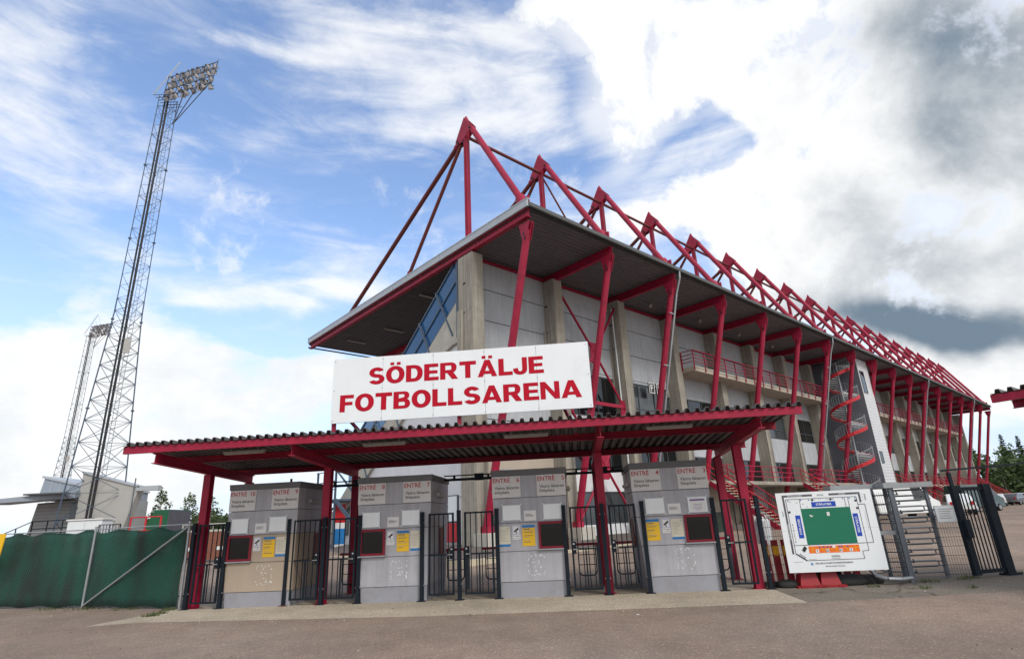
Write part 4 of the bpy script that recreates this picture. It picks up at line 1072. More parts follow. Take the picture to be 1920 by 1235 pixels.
# ------------------------------------------------------------------ stadium map board
MW, MH = 2.10, 1.70
o = thing('stadium_map', 'white stadium map board with green pitch and orange stand', 'map board', rp(5.945, -.10, .325), ROWR)
q = MB('sign_white'); q.box((0, -.006, 0), (MW, .006, MH * .515)); q.box((0, -.006, MH * .515 + .003), (MW, .006, MH)); q.box((.03, .007, .05), (MW - .03, .03, .10), 'galv'); q.box((.03, .007, MH - .10), (MW - .03, .03, MH - .05), 'galv')
q.build('board', o)
LV = [0]
def pt(a, b_): return (a * MW, (1 - b_) * MH)
def mrect(mb, a0, b0, a1, b1, m, lv=1):
    x0, z1 = pt(a0, b0); x1, z0 = pt(a1, b1); y = -.0065 - .0012 * lv
    mb.box((x0, y - .0008, z0), (x1, y, z1), m)
def mline(mb, pts, w=.012, m='map_grey', lv=1):
    y = -.0072 - .0012 * lv
    for i, (a, b_) in enumerate(zip(pts, pts[1:])):
        p0 = V((pt(*a)[0], y - .0001 * i, pt(*a)[1])); p1 = V((pt(*b_)[0], y - .0001 * i, pt(*b_)[1])); mb.bar(p0, p1, .001 if False else w, .001, m, up=(0, 1, 0))
def mtext(mb, s, a, b_, cap, m, align='C', ang=0, maxw=None, lv=2, emb=.01):
    x, z = pt(a, b_); c_, s_ = cos(radians(ang)), sin(radians(ang))
    put_text(mb, s, V((x, -.0085 - .0012 * lv, z)) - V((-s_, 0, c_)) * cap / 2, (c_, 0, s_), (-s_, 0, c_), cap, None, m, emb, align, maxw)
q = MB('map_green'); mrect(q, .238, .214, .752, .665, 'map_green'); q.build('pitch', o)
q = MB('paper_white'); mrect(q, .302, .285, .345, .318, 'map_green', 2)
for a, b_ in ((.315, .295), (.33, .305), (.322, .312)): mrect(q, a, b_, a + .022, b_ + .010, 'paper_white', 3)
q.build('sticker', o); q = MB('paper_white'); mrect(q, .50, .268, .528, .316, 'paper_white', 2); q.build('sticker', o)
for (a0, b0, a1, b1, tx, ang) in ((.36, .133, .613, .20, 'STÅPLATSER', 0), (.166, .294, .22, .582, 'STÅPLATSER', 90), (.763, .30, .816, .585, 'STÅPLATSER', -90)):
    q = MB('map_blue'); mrect(q, a0, b0, a1, b1, 'map_blue'); bl_ = q.build('standing_area', o)
    t = MB('sign_white'); mtext(t, tx, (a0 + a1) / 2, (b0 + b1) / 2, .046, 'sign_white', ang=ang, maxw=.34, emb=.02); t.build('lettering', bl_)
q = MB('map_orange'); mrect(q, .24, .685, .757, .772, 'map_orange')
for a in (.275, .39, .52, .63, .715): mrect(q, a, .686, a + .004, .771, 'yellow', 2)
mrect(q, .241, .716, .756, .719, 'yellow', 2)
for a in (.345, .385, .425, .46, .545, .57, .63): mrect(q, a, .692, a + .019, .710, 'map_purple', 3)
mrect(q, .485, .688, .515, .713, 'sign_white', 3)
for a in (.325, .43, .565, .67): mrect(q, a - .017, .727, a + .017, .764, 'sign_white', 3)
st_ = q.build('seating_area', o)
for a, s_ in ((.325, 'F'), (.43, 'DE'), (.565, 'BC'), (.67, 'A')):
    t = MB('map_grey'); mtext(t, s_, a, .7455, .044, 'map_grey', lv=4, emb=.02, maxw=.062); t.build('lettering', st_)
q = MB('map_grey')
mline(q, [(.098, .087), (.84, .087)]); mline(q, [(.84, .087), (.846, .762)], lv=1.3); mline(q, [(.846, .762), (.782, .766), (.786, .858), (.202, .858)], lv=1.6); mline(q, [(.202, .858), (.10, .77)], .026, 'text_black', 1.9); mline(q, [(.10, .77), (.098, .087)], lv=2.2)
mline(q, [(.10, .668), (.912, .668)], lv=2.5); mline(q, [(.912, .668), (.912, .187), (.842, .187)], lv=2.8)
for a in (.243, .715, .75): mline(q, [(a, .09), (a, .213)], .009, lv=3.1)
mrect(q, .085, .032, .385, .058, 'map_grey', 1); mrect(q, .56, .032, .862, .058, 'map_grey', 1); mrect(q, .064, .032, .084, .775, 'map_grey', 1); mrect(q, .864, .032, .884, .165, 'map_grey', 1)
for a, b_ in ((.366, .095), (.558, .095), (.103, .238), (.815, .125), (.815, .222)): mrect(q, a, b_, a + .022, b_ + .024, 'text_black', 5)
for a, b_ in ((.25, .097), (.115, .097), (.335, .097), (.59, .097), (.69, .097), (.76, .097), (.82, .097)): mrect(q, a, b_, a + .012, b_ + .013, 'blue_print', 5)
x, z = pt(.195, .715); y = -.015; q.prism([(x - .055, y, z - .02), (x - .005, y, z - .07), (x + .06, y, z + .015), (x + .01, y, z + .065)], (0, -.001, 0), 'text_black')
q.build('site_plan', o)
for args in (('ÖSTRA & NORRA', .20, .0455, .030, 'sign_white'), ('ÖSTRA', .47, .048, .032, 'map_grey'), ('NORRA', .70, .0455, .030, 'sign_white'), ('VÄSTRA', .50, .815, .036, 'map_grey'), ('numrerade sittplatser', .50, .838, .016, 'map_grey'),
             ('SPELARE & FUNKTIONÄRSPARKERING', .47, .895, .034, 'map_grey'), ('(Särskilt tillstånd erfordras)', .475, .932, .026, 'map_grey')):
    t = MB('map_grey'); mtext(t, *args, maxw=.80 if 'SPEL' in args[0] else (.56 if 'Särs' in args[0] else None), lv=3); t.build('lettering', o)
for s_, a, b_, cap_, ang, m_ in (('VÄSTRA & SÖDRA', .074, .50, .030, 90, 'sign_white'), ('SÖDRA', .93, .10, .030, -90, 'map_grey'), ('VÄSTRA', .045, .27, .024, 90, 'map_grey'), ('ENTRÉ', .165, .80, .034, -38, 'map_grey')):
    t = MB('map_grey'); mtext(t, s_, a, b_, cap_, m_, ang=ang, lv=3); t.build('lettering', o)
q = MB('blue_print'); mrect(q, .232, .884, .256, .914, 'blue_print', 2); pk = q.build('parking_symbol', o); t = MB('sign_white'); mtext(t, 'P', .244, .899, .036, 'sign_white', lv=3, emb=.02); t.build('lettering', pk)
q = MB('text_grey')
for i in range(7): mrect(q, .118 + .004 * (i % 2), .40 + .035 * i, .128, .425 + .035 * i, 'text_grey', 1)
for a, b_ in ((.262, .15), (.13, .12), (.20, .13), (.30, .185)): mrect(q, a, b_, a + .02, b_ + .007, 'text_grey', 1)
for a in (.383, .44, .52): mrect(q, a, .103, a + .03, .108, 'text_grey', 1)
mrect(q, .06, .868, .16, .872, 'text_grey', 1); mrect(q, .22, .843, .30, .848, 'text_grey', 1)
for i in range(12): mrect(q, .893, .28 + i * .02, .897, .293 + i * .02, 'text_grey', 1)
for i in range(9): mrect(q, .905 - .012 * (i % 3), .05 + .012 * i, .909 - .012 * (i % 3), .06 + .012 * i, 'text_grey', 1)
q.build('small_print', o)

# ------------------------------------------------------------------ mesh fence behind the map
o = thing('mesh_fence', 'dark welded wire mesh fence behind the map and the turnstile', 'fence', rp(5.52, .1), ROWR)
A_, B_ = V((0, 0, 0)), V((3.35, .55, 0)); C_ = V((4.72, .66, 0))
def meshpanel(mb, a, b_, z0, z1):
    n = int((b_ - a).length / .052)
    for i in range(n + 1):
        p = a.lerp(b_, i / n); mb.tube(p + V((0, 0, z0)), p + V((0, 0, z1)), .0028, n=4, caps=False)
    z = z0 + .03
    while z < z1:
        mb.tube(a + V((0, -.006, z)), b_ + V((0, -.006, z)), .0042, n=4, caps=False); z += .2
q = MB('gate_paint'); meshpanel(q, A_, B_, .06, 1.95); q.build('wire_mesh', o)
q = MB('gate_paint'); meshpanel(q, V((4.15, .68, 0)), C_, .06, 1.42); q.build('wire_mesh', o)
for p in (A_ + V((.03, 0, 0)), A_.lerp(B_, .5), B_):
    q = MB('gate_paint'); q.box((p.x - .03, p.y + .01, 0), (p.x + .03, p.y + .07, 2.0)); q.build('fence_post', o)
q = MB('white_plastic'); q.box((4.28, .63, 1.22), (4.74, .655, 1.58)); q.box((4.27, .656, 1.21), (4.75, .665, 1.59), 'trim_grey')
for i in range(5): q.box((4.34, .627, 1.30 + i * .05), (4.34 + random.uniform(.2, .34), .6295, 1.315 + i * .05), 'text_grey')
q.build('info_plate', o)

# ------------------------------------------------------------------ full height turnstile
o = thing('turnstile', 'galvanised full height turnstile with hairpin bars right of the map', 'turnstile', rp(8.30, .30), ROWR)
for x, y in ((.34, -.05), (.42, .03), (1.49, .60), (.56, .60), (-.15, .55)):
    q = MB('galv_dark'); q.box((x - .035, y - .035, 0), (x + .035, y + .035, 2.06)); q.build('post', o)
q = MB('galv'); q.bar((-.85, .42, 2.09), (1.60, .62, 2.09), .34, .12); q.box((.2, -.12, 2.03), (.55, .5, 2.15)); q.build('head_beam', o)
q = MB('galv_dark')
def hairpin(xa, xb, y, z, gap=.145, r=.014, flip=False):
    pts = []
    for k in range(9):
        a = radians(90 + 180 * k / 8); pts.append(V((xb + gap / 2 * cos(a) * (-1 if flip else 1), y, z + gap / 2 * sin(a))))
    q.tube(V((xa, y, z + gap / 2)), pts[0], r, n=8); q.path(pts, r, n=8); q.tube(pts[-1], V((xa, y, z - gap / 2)), r, n=8)
for i in range(8): hairpin(1.46, .72, .60, .20 + i * .245)
for i in range(8): hairpin(.58, 1.32, .63, .32 + i * .245, gap=.125, flip=True)
q.build('comb', o)
q = MB('galv_dark'); q.tube((.12, .35, .05), (.12, .35, 2.05), .045, n=10)
for i in range(9):
    z = .2 + i * .21
    for a in (200, 320, 80):
        d = V((cos(radians(a)), sin(radians(a)), 0)) * .52; s_ = V((-d.y, d.x, 0)).normalized() * .05
        q.tube(V((.12, .35, z)) + s_, V((.12, .35, z)) + d + s_, .015, n=6); q.tube(V((.12, .35, z)) + d + s_, V((.12, .35, z + .07)) + d - s_, .015, n=6)
q.build('rotor', o)
q = MB('galv'); pts = [V((.36, -.05, .10)), V((.05, -.22, .10)), V((-.25, -.25, .12)), V((-.42, -.1, .18)), V((-.45, .1, .35))]; q.path(pts, .045, n=8)
q.bar((-.5, .3, 1.05), (.4, .1, 1.05), .06, .09); q.build('guide_rail', o)

# ------------------------------------------------------------------ road markers stored behind the map
def marker(label, t, d, lean, blk=False, h=1.0, grp='red road marker posts behind the map'):
    o = thing('marker_post', label, 'marker post', rp(t, d), ROWR, grp)
    q = MB('red_plastic'); w = .085
    tp = V((lean, 0, h)); b0 = V((0, 0, .10))
    q.bar(b0, tp, w * 1.7, .05, up=(0, 1, 0))
    q.build('blade', o)
    q = MB('reflect_yellow')
    for f0, f1 in ((.62, .86),): q.bar(b0.lerp(tp, f0) - V((0, .004, 0)), b0.lerp(tp, f1) - V((0, .004, 0)), w * 1.5, .052, up=(0, 1, 0))
    q.build('reflector', o)
    q = MB('rubber'); q.hexa([(-.2, -.14, 0), (.2, -.14, 0), (.2, .14, 0), (-.2, .14, 0), (-.13, -.09, .10), (.13, -.09, .10), (.13, .09, .10), (-.13, .09, .10)]); q.build('foot', o)
marker('broad red marker post with torn yellow reflector next to the dark gate post', 5.68, .42, -.02)
marker('narrow red marker post with a clean yellow band left of the map', 5.90, .40, -.02)
marker('red marker post half hidden by the left edge of the map', 6.14, .44, -.02)
marker('leftmost of three red marker posts below the right part of the map', 7.22, .50, -.03, h=.75)
marker('middle one of three red marker posts below the right part of the map', 7.42, .50, -.03, h=.75)
marker('rightmost of three red marker posts below the right part of the map', 7.62, .50, -.03, h=.75)
for k, (t, lab) in enumerate(((6.38, 'left red plastic barrier foot below the map'), (6.82, 'right red plastic barrier foot below the map'))):
    o = thing('barrier_foot', lab, 'barrier foot', rp(t, .14), ROWR, 'red barrier feet below the map')
    q = MB('red_plastic'); q.hexa([(-.22, -.16, .03), (.22, -.16, .03), (.22, .2, .03), (-.22, .2, .03), (-.13, -.08, .42), (.13, -.08, .42), (.13, .12, .42), (-.13, .12, .42)]); q.box((-.30, -.22, 0), (.30, .24, .045)); q.build('body', o)
    q = MB('red_plastic'); 
    for x in (-.18, .18): q.box((x - .05, -.235, .01), (x + .05, -.221, .06))
    q.build('lug', o)
def bag(label, t, d, sx, sy, sz):
    bm = bmesh.new(); bmesh.ops.create_uvsphere(bm, u_segments=18, v_segments=10, radius=1)
    for v in bm.verts:
        k = 1 + .12 * sin(v.co.x * 5 + t * 7) * cos(v.co.y * 4 + 1) + .05 * sin(9 * v.co.x + 5 * v.co.z)
        v.co = V((v.co.x * sx * k, v.co.y * sy, max(v.co.z, -.45) * sz * k + .45 * sz))
    me = bpy.data.meshes.new('rubber_base'); bm.to_mesh(me); bm.free(); me.materials.append(MATS['rubber'])
    for p in me.polygons: p.use_smooth = True
    o = link('rubber_base', me, None, rp(t, d)); o.rotation_euler = (0, 0, ROWR)
    tag(o, label, 'rubber base', 'black rubber bases below the map')
bag('small black rubber base on the pavement at the left of the map', 5.93, .16, .24, .14, .12)
bag('long black rubber base under the middle of the map', 7.28, .22, .46, .16, .16)
bag('black rubber base under the right end of the map', 7.72, .34, .34, .15, .14)
bag('black block between the two red barrier feet', 6.60, .25, .17, .12, .42)
o = thing('litter_bin', 'white litter bin with a bag, standing behind the wire mesh fence', 'bin', rp(5.95, 1.25, .0))
q = MB('white_plastic'); q.tube((0, 0, .88), (0, 0, 1.42), .17, n=16, r1=.19); q.tube((0, 0, .02), (0, 0, .9), .035, 'galv'); q.build('body', o)
q = MB('paper_white')
for i in range(10):
    a = i * .63; q.add([(cos(a) * .19, sin(a) * .19, 1.40), (cos(a + .6) * .19, sin(a + .6) * .19, 1.40), (cos(a + .3) * .1, sin(a + .3) * .1, 1.50 + .03 * (i % 3))], [(0, 1, 2)])
q.build('bag', o)

# ------------------------------------------------------------------ hoop barriers just inside the gates
def hoop(label, t, d, w=.62):
    o = thing('hoop_barrier', label, 'barrier', rp(t, d, gz(*rp(t, d)[:2])), ROWR, 'hoop barriers inside the gates')
    q = MB('red_steel'); q.box((-w / 2, -.035, .98), (w / 2, .035, 1.04)); q.build('top_bar', o)
    q = MB('gate_paint'); r = .016
    for x in (-w / 2 + .08, w / 2 - .08):
        pts = [V((x, 0, .98)), V((x, 0, .34))] + [V((x + (.1 if x < 0 else -.1) * (1 - cos(radians(a))), 0, .34 - .1 * sin(radians(a)))) for a in (30, 60, 90)]
        q.path(pts, r, n=8)
    q.tube((-w / 2 + .18, 0, .24), (w / 2 - .18, 0, .24), r, n=8)
    for z in (.5, .75): q.tube((-w / 2 + .08, 0, z), (w / 2 - .08, 0, z), .011, n=6)
    q.build('hoop', o)
    q = MB('galv_dark'); q.box((w / 2 - .05, .05, 0), (w / 2 + .05, .16, .98)); q.build('stand', o)
for t, lab in ((-4.95, 'red topped hoop barrier seen between the ENTRÉ 9 and ENTRÉ 8 booths'), (-2.0, 'red topped hoop barrier behind the gate beside the ENTRÉ 7 booth'), (-.95, 'red topped hoop barrier behind the gate beside the ENTRÉ 6 booth'),
               (1.55, 'red topped hoop barrier behind the gate beside the ENTRÉ 5 booth'), (2.55, 'red topped hoop barrier behind the gate beside the ENTRÉ 4 booth'), (4.95, 'red topped hoop barrier behind the gate beside the ENTRÉ 3 booth')):
    hoop(lab, t, 2.0)

# ------------------------------------------------------------------ floodlight towers
def tower(label, x, y, zb, H, head=True, light=False):
    o = thing('floodlight_tower', label, 'floodlight tower', (x, y, zb), 0, 'floodlight towers')
    hw = lambda z: (2.45 + (1.12 - 2.45) * min(1, z / 21)) if z < 21 else 1.12 + (.86 - 1.12) * (z - 21) / (H - 21)
    ang = (246, 6, 126)
    def node(i, z): r = hw(z) * 1.13; a = radians(ang[i]); return V((cos(a) * r, sin(a) * r, z))
    zs = [0]; 
    while zs[-1] < H - 1: zs.append(min(H, zs[-1] + max(1.25, hw(zs[-1]) * 1.02)))
    for i in range(3):
        q = MB('blue_steel')
        for a, b_ in zip(zs, zs[1:]): q.tube(node(i, a), node(i, b_), .055 if a < 22 else .042, n=6, caps=False)
        for z in (12, 20.5, 29, 37.5): q.disc(node(i, z), .14, (0, 0, 1), .12, n=8)
        q.build('leg', o)
    q = MB('blue_steel')
    for j, (a, b_) in enumerate(zip(zs, zs[1:])):
        for i in range(3):
            k = (i + 1) % 3
            if j % 2: i, k = k, i
            q.tube(node(i, a), node(k, b_), .028 if a < 22 else .019, n=5, caps=False)
            if a < 22: q.tube(node(k, a), node(i, b_), .024, n=5, caps=False)
            if j % 3 == 0 or a < 22: q.tube(node(i, b_), node(k, b_), .021, n=5, caps=False)
    q.build('bracing', o)
    q = MB('black')
    for dx in (-.30, .05): q.tube((dx, -.1, 1), (dx * .9, -.1, H), .085 if dx < 0 else .105, n=6)
    q.build('cable_duct', o)
    q = MB('galv_dark'); z = 1.5
    for dx in (.25, .62): q.tube((dx, .1, 1), (dx, .1, H), .02, n=5)
    while z < H: q.tube((.25, .1, z), (.62, .1, z), .015, n=4); z += .45
    q.build('ladder', o)
    # lamp head: four racks running away to the right
    dr = V((.959, -.284, 0)).normalized(); nr = V((dr.y, -dr.x, 0)) * -1
    nr = V((.284, .959, 0))
    q = MB('galv_dark')
    rows = 4; ncol = 9; Lr = 6.6; rj = random.Random(5)
    org = V((-.25, -.55, H - .45))
    for r_ in range(rows):
        z = r_ * .66; p0 = org + V((0, 0, z)) - nr * (r_ * .16) + dr * (r_ * .3); q.bar(p0, p0 + dr * Lr, .07, .07)
    for f_ in (0, .25, .5, .75, 1): p0 = org + dr * (Lr * f_); q.bar(p0 - V((0, 0, .3)), p0 + V((0, 0, 2.2)) - nr * .5 + dr * 1.0, .07, .07)
    for a_ in range(6): q.bar((-1.0, -1 + a_ * .4, H - .46), (1.0, -1 + a_ * .4, H - .46), .06, .05)
    for a in (0, 1.2, 2.4): q.tube(V((.6, .5, H - 3.2)), org + dr * (3 + a * 1.4), .05, n=6)
    q.build('lamp_rack', o)
    bm_ = MB('spot_body'); ax = (nr * .75 + V((0, 0, -.66))).normalized()
    bm_.tube(-ax * .22, ax * .20, .16, n=10, r1=.30); bm_.tube(-ax * .42, -ax * .22, .13, 'galv_dark', n=8); bm_.disc(ax * .205, .28, ax, .02, 'spot_glass', 12); bm_.bar(V((0, 0, .3)), V((0, 0, -.05)), .5, .05, 'galv_dark')
    me = None
    for r_ in range(rows):
        for c_ in range(ncol):
            p = org + V((0, 0, r_ * .66 - .26 + rj.uniform(-.10, .08))) - nr * (r_ * .16 - .18 + rj.uniform(-.12, .12)) + dr * (r_ * .3) + dr * (Lr * (c_ + .5 + rj.uniform(-.2, .2)) / ncol)
            if me is None: me = bm_.build('floodlight', o, p).data
            else: link('floodlight', me, o, p).rotation_euler = (rj.uniform(-.35, .35), rj.uniform(-.3, .3), rj.uniform(-.5, .5))
    q = MB('galv'); top = V((.35, .3, H + 5.2)); bt = org + V((-1.2, .1, .6))
    for dx in (-.12, .12): q.tube(bt + V((dx, 0, 0)), top + V((dx * .3, 0, 0)), .03, n=6)
    for k in range(9): q.tube(bt.lerp(top, k / 9) + V((-.15, 0, 0)), bt.lerp(top, (k + 1) / 9) + V((.1, 0, 0)), .012, n=5)
    for f_ in (.1, .3, .5): q.tube(bt.lerp(top, .5 + f_), org + dr * (Lr * f_) + V((0, 0, 2.3)), .022, n=5)
    q.build('derrick', o)
    q = MB('lamp_white'); q.box((.75, -.9, 17.2), (1.35, -.8, 18.6)); q.build('antenna', o)
    return o
t1 = tower('tall steel lattice floodlight tower close to the fence on the left', -36.7, 50.0, .65, 46.9)
t2 = copy_tree(t1); t2.location = (-100.0, 125.5, 1.0); t2['label'] = 'distant floodlight tower rising behind the grey pavilion'

# ------------------------------------------------------------------ grey pavilion on the left
def px(D, x, z): return V((x, D, z))
o = thing('pavilion', 'low grey pavilion with a slanted pale slab wall behind the fence', 'building', (0, 0, 0))
q = MB('wall_cream'); q.prism([(-37.95, 50, .6), (-38.05, 50, 7.3), (-32.9, 50, 5.85), (-34.3, 50, .6)], (0, .8, 0)); q.build('slab_wall', o)
q = MB('trim_grey'); q.prism([(-38.1, 49.9, 7.28), (-32.85, 49.9, 5.83), (-32.85, 49.9, 5.98), (-38.1, 49.9, 7.44)], (0, 1., 0)); q.build('coping', o)
q = MB('cladding_grey'); q.prism([(-43.4, 51.5, .6), (-42.75, 51.5, 5.0), (-38.0, 51.5, 5.2), (-38.0, 51.5, .6)], (0, 8, 0))
for i in range(14): z = 1.0 + i * .3; q.box((-43.2 + i * .04, 51.46, z), (-38.0, 51.497, z + .02), 'galv_dark')
q.build('wall', o)
q = MB('cladding_blue'); q.prism([(-42.7, 51.3, 5.2), (-42.4, 51.3, 7.2), (-38.0, 51.3, 6.1), (-38.0, 51.3, 5.2)], (0, 8, 0))
for i in range(1, 6): x = -42.5 + i * .8; q.box((x, 51.26, 5.25), (x + .06, 51.297, 7.05 - (x + 42.4) * .25), 'trim_grey')
q.build('clerestory', o)
q = MB('trim_grey'); q.prism([(-42.6, 51.2, 7.16), (-37.9, 51.2, 6.0), (-37.9, 51.2, 6.16), (-42.6, 51.2, 7.34)], (0, 8.2, 0)); q.build('roof', o)
q = MB('cladding_blue'); q.hexa([(-45.0, 47.5, 4.85), (-38.0, 49.5, 5.2), (-38.0, 51.2, 5.3), (-45.0, 51.2, 4.95), (-45.0, 47.5, 5.12), (-38.0, 49.5, 5.75), (-38.0, 51.2, 5.85), (-45.0, 51.2, 5.22)])
q.box((-41.5, 48.3, 5.5), (-38.2, 49.2, 5.62), 'gutter'); q.build('canopy_roof', o)
q = MB('glass_grey'); q.box((-39.6, 51.35, 2.4), (-38.2, 51.45, 4.9)); q.build('window', o)
q = MB('trim_grey'); q.box((-33.1, 49.9, 5.55), (-31.2, 50.4, 5.95)); q.build('beam_end', o)
q = MB('galv_dark'); q.tube((-33.0, 49.5, .6), (-33.0, 49.5, 6.6), .05, n=6); tag(q.build('lamp_pole'), 'thin grey pole at the right end of the pavilion slab', 'pole')
o = thing('utility_cabinet', 'white utility cabinet at the foot of the floodlight tower', 'cabinet', (-33.0, 44.5, .6))
q = MB('white_plastic'); q.box((-1.3, 0, 0), (1.3, 1.2, 2.55)); q.build('body', o)
q = MB('paper_white'); q.box((-1.4, -.08, 2.56), (1.4, 1.28, 2.66)); q.build('roof', o); q = MB('trim_grey'); q.box((-.01, -.012, .1), (.01, -.001, 2.4)); q.build('door_joint', o)
def railing(label, p0, p1, hgt, m='gate_paint', bars=0, mid=2):
    q = MB(m); p0 = V(p0); p1 = V(p1); n = max(2, round((p1 - p0).length / 1.6)); o = thing('railing', label, 'railing', p0, 0, 'railings behind the shade cloth fence')
    d = p1 - p0
    for i in range(n + 1): p = d * (i / n); q = MB(m); q.tube(p, p + V((0, 0, hgt)), .045, n=6); q.build('upright', o)
    q = MB(m)
    for k in range(mid + 1): q.tube(V((0, 0, hgt * (k + 1) / (mid + 1))), d + V((0, 0, hgt * (k + 1) / (mid + 1))), .035, n=6)
    for i in range(bars): p = d * ((i + .5) / bars); q.tube(p + V((0, 0, .1)), p + V((0, 0, hgt - .05)), .025, n=5)
    q.build('rail', o); return o
railing('dark railing in front of the pavilion wall', (-39.5, 47.5, 1.6), (-33.8, 46.5, 1.6), 1.75)
railing('sloping dark railing at the left of the pavilion', (-42.0, 47.5, .6), (-39.5, 47.5, 1.6), 1.75, mid=1)
railing('short dark railing with upright bars right of the white cabinet', (-31.5, 44.0, .65), (-29.9, 44.0, .65), 2.1, bars=7, mid=1)
railing('bright red railing in front of the green container', (-19.9, 30.0, .7), (-18.35, 30.0, .7), 2.0, 'red_bright', mid=2)
o = thing('container', 'green sloped container behind the red railing', 'container', (-20.3, 33, .6)); q = MB('green_paint'); q.prism([(-1.3, 0, 0), (-.35, 0, 2.55), (.5, 0, 2.55), (.5, 0, 0)], (0, 2.2, 0)); q.build('body', o)
q = MB('map_grey'); q.box((.5, 0, 0), (.52, 2.2, 2.5)); q.build('end_wall', o)
o = thing('brick_wall', 'low brown brick wall seen through the leftmost gate', 'wall', (-19.5, 31.0, .5), radians(-4)); q = MB('timber_brown'); q.box((0, 0, 0), (8.5, .35, 1.35))
q.build('body', o); q = MB('concrete_pale'); q.box((-.02, -.02, 1.352), (8.52, .37, 1.45)); q.build('coping', o)
for i in range(3): q = MB('paper_white'); q.box((.6 + i * 1.6, -.03, .45), (1.4 + i * 1.6, -.002, .62 + .3 * (i == 0))); q.build('notice', o)
railing('pale horizontal rail fence behind the brown brick wall', (-18.6, 32.5, .6), (-11.5, 31.9, .6), 1.65, 'concrete_pale', mid=4)
o = thing('warning_board', 'yellow board leaning at the left edge beside the shade cloth', 'board', rp(-14.86, .98)); q = MB('yellow'); q.prism([(-.5, 0, .85), (.19, 0, 1.02), (.26, 0, 1.98), (-.5, 0, 1.98)], (0, .03, 0)); q.build('panel', o)
q = MB('galv'); q.tube((-.3, .06, 0), (-.3, .06, 1.9), .03); q.build('post', o)
# crowd barrier behind the cloth
o = thing('crowd_barrier', 'dark tubular crowd barrier standing behind the green shade cloth', 'barrier', rp(-10.75, 1.15), ROWR + radians(-8))
q = MB('gate_paint'); w_, h_ = 2.25, 1.12; r = .02
pts = [V((0, 0, .05)), V((0, 0, h_ - .18))] + [V((.18 - .18 * cos(radians(a)), 0, h_ - .18 + .18 * sin(radians(a)))) for a in (30, 60, 90)] + [V((w_ - .18, 0, h_))] + [V((w_ - .18 + .18 * sin(radians(a)), 0, h_ - .18 + .18 * cos(radians(a)))) for a in (30, 60, 90)] + [V((w_, 0, .05))]
q.path(pts, r, n=8); q.tube((0, 0, .22), (w_, 0, .22), r, n=8); q.build('frame', o); q = MB('gate_paint')
for i in range(1, 16): x = w_ * i / 16; q.tube((x, 0, .22), (x, 0, h_ - .01), .009, n=5)
q.build('bars', o)

# ------------------------------------------------------------------ things inside the entrance
o = thing('information_sign', 'narrow blue sign on a white post left of the ENTRÉ 8 booth', 'sign', gp(-1.9, 14.6, .5), GSR)
q = MB('galv'); q.box((-.03, .02, 0), (.03, .08, 3.4)); q.build('post', o); q = MB('blue_print'); q.box((-.30, -.02, 1.9), (.30, .019, 3.3)); q.build('panel', o); q = MB('sign_white')
for z in (2.32, 2.8): q.box((-.30, -.024, z), (.30, -.0205, z + .03))
for i in range(3): q.box((-.2, -.024, 2.08 + i * .47), (.2, -.0205, 2.16 + i * .47))
q.build('lettering', o)
o = thing('bicycle', 'black bicycle parked inside the gate left of the ENTRÉ 8 booth', 'bicycle', gp(-4.2, 12.6, .42), GSR + radians(100))
q = MB('tyre')
for x in (-.52, .52):
    pts = [V((x + .33 * cos(a * pi / 10), 0, .34 + .33 * sin(a * pi / 10))) for a in range(21)]; w_ = MB('tyre'); w_.path(pts, .024, n=6)
    for a in range(6): w_.tube((x, 0, .34), V((x + .33 * cos(a * pi / 3), 0, .34 + .33 * sin(a * pi / 3))), .006, 'galv', 4)
    w_.build('wheel', o)
q = MB('black'); nd = {'b': V((-.52, 0, .34)), 'c': V((-.08, 0, .32)), 's': V((-.25, 0, .86)), 'h': V((.36, 0, .84)), 'f': V((.52, 0, .34))}
for a, b_ in ('bc', 'bs', 'cs', 'ch', 'sh', 'hf'): q.tube(nd[a], nd[b_], .022, n=6)
q.tube(nd['h'], nd['h'] + V((-.04, 0, .16)), .018); q.tube(nd['h'] + V((-.06, -.27, .17)), nd['h'] + V((-.06, .27, .17)), .016); q.build('frame', o)
q = MB('black'); q.hexa([(-.42, -.09, .9), (-.12, -.04, .9), (-.12, .04, .9), (-.42, .09, .9), (-.42, -.09, .97), (-.12, -.04, .96), (-.12, .04, .96), (-.42, .09, .97)]); q.build('saddle', o)
q = MB('black'); q.hexa([(.42, -.2, .75), (.75, -.2, .75), (.75, .2, .75), (.42, .2, .75), (.38, -.24, 1.05), (.8, -.24, 1.05), (.8, .24, 1.05), (.38, .24, 1.05)]); q.build('basket', o)
o = thing('advert_board', 'salmon red and white board beside the blue information sign', 'board', gp(-.6, 12.9, .5), GSR); q = MB('paper_white'); q.box((-.4, 0, 0), (.4, .06, 2.7)); q.build('panel', o)
q = MB('tail_red'); q.box((-.38, -.006, 1.9), (.38, -.001, 3.4)) if False else q.box((-.38, -.006, 1.55), (.38, -.001, 2.65)); q.build('print', o); q = MB('blue_print'); q.box((-.38, -.006, .3), (.38, -.001, 1.2)); q.build('print', o)
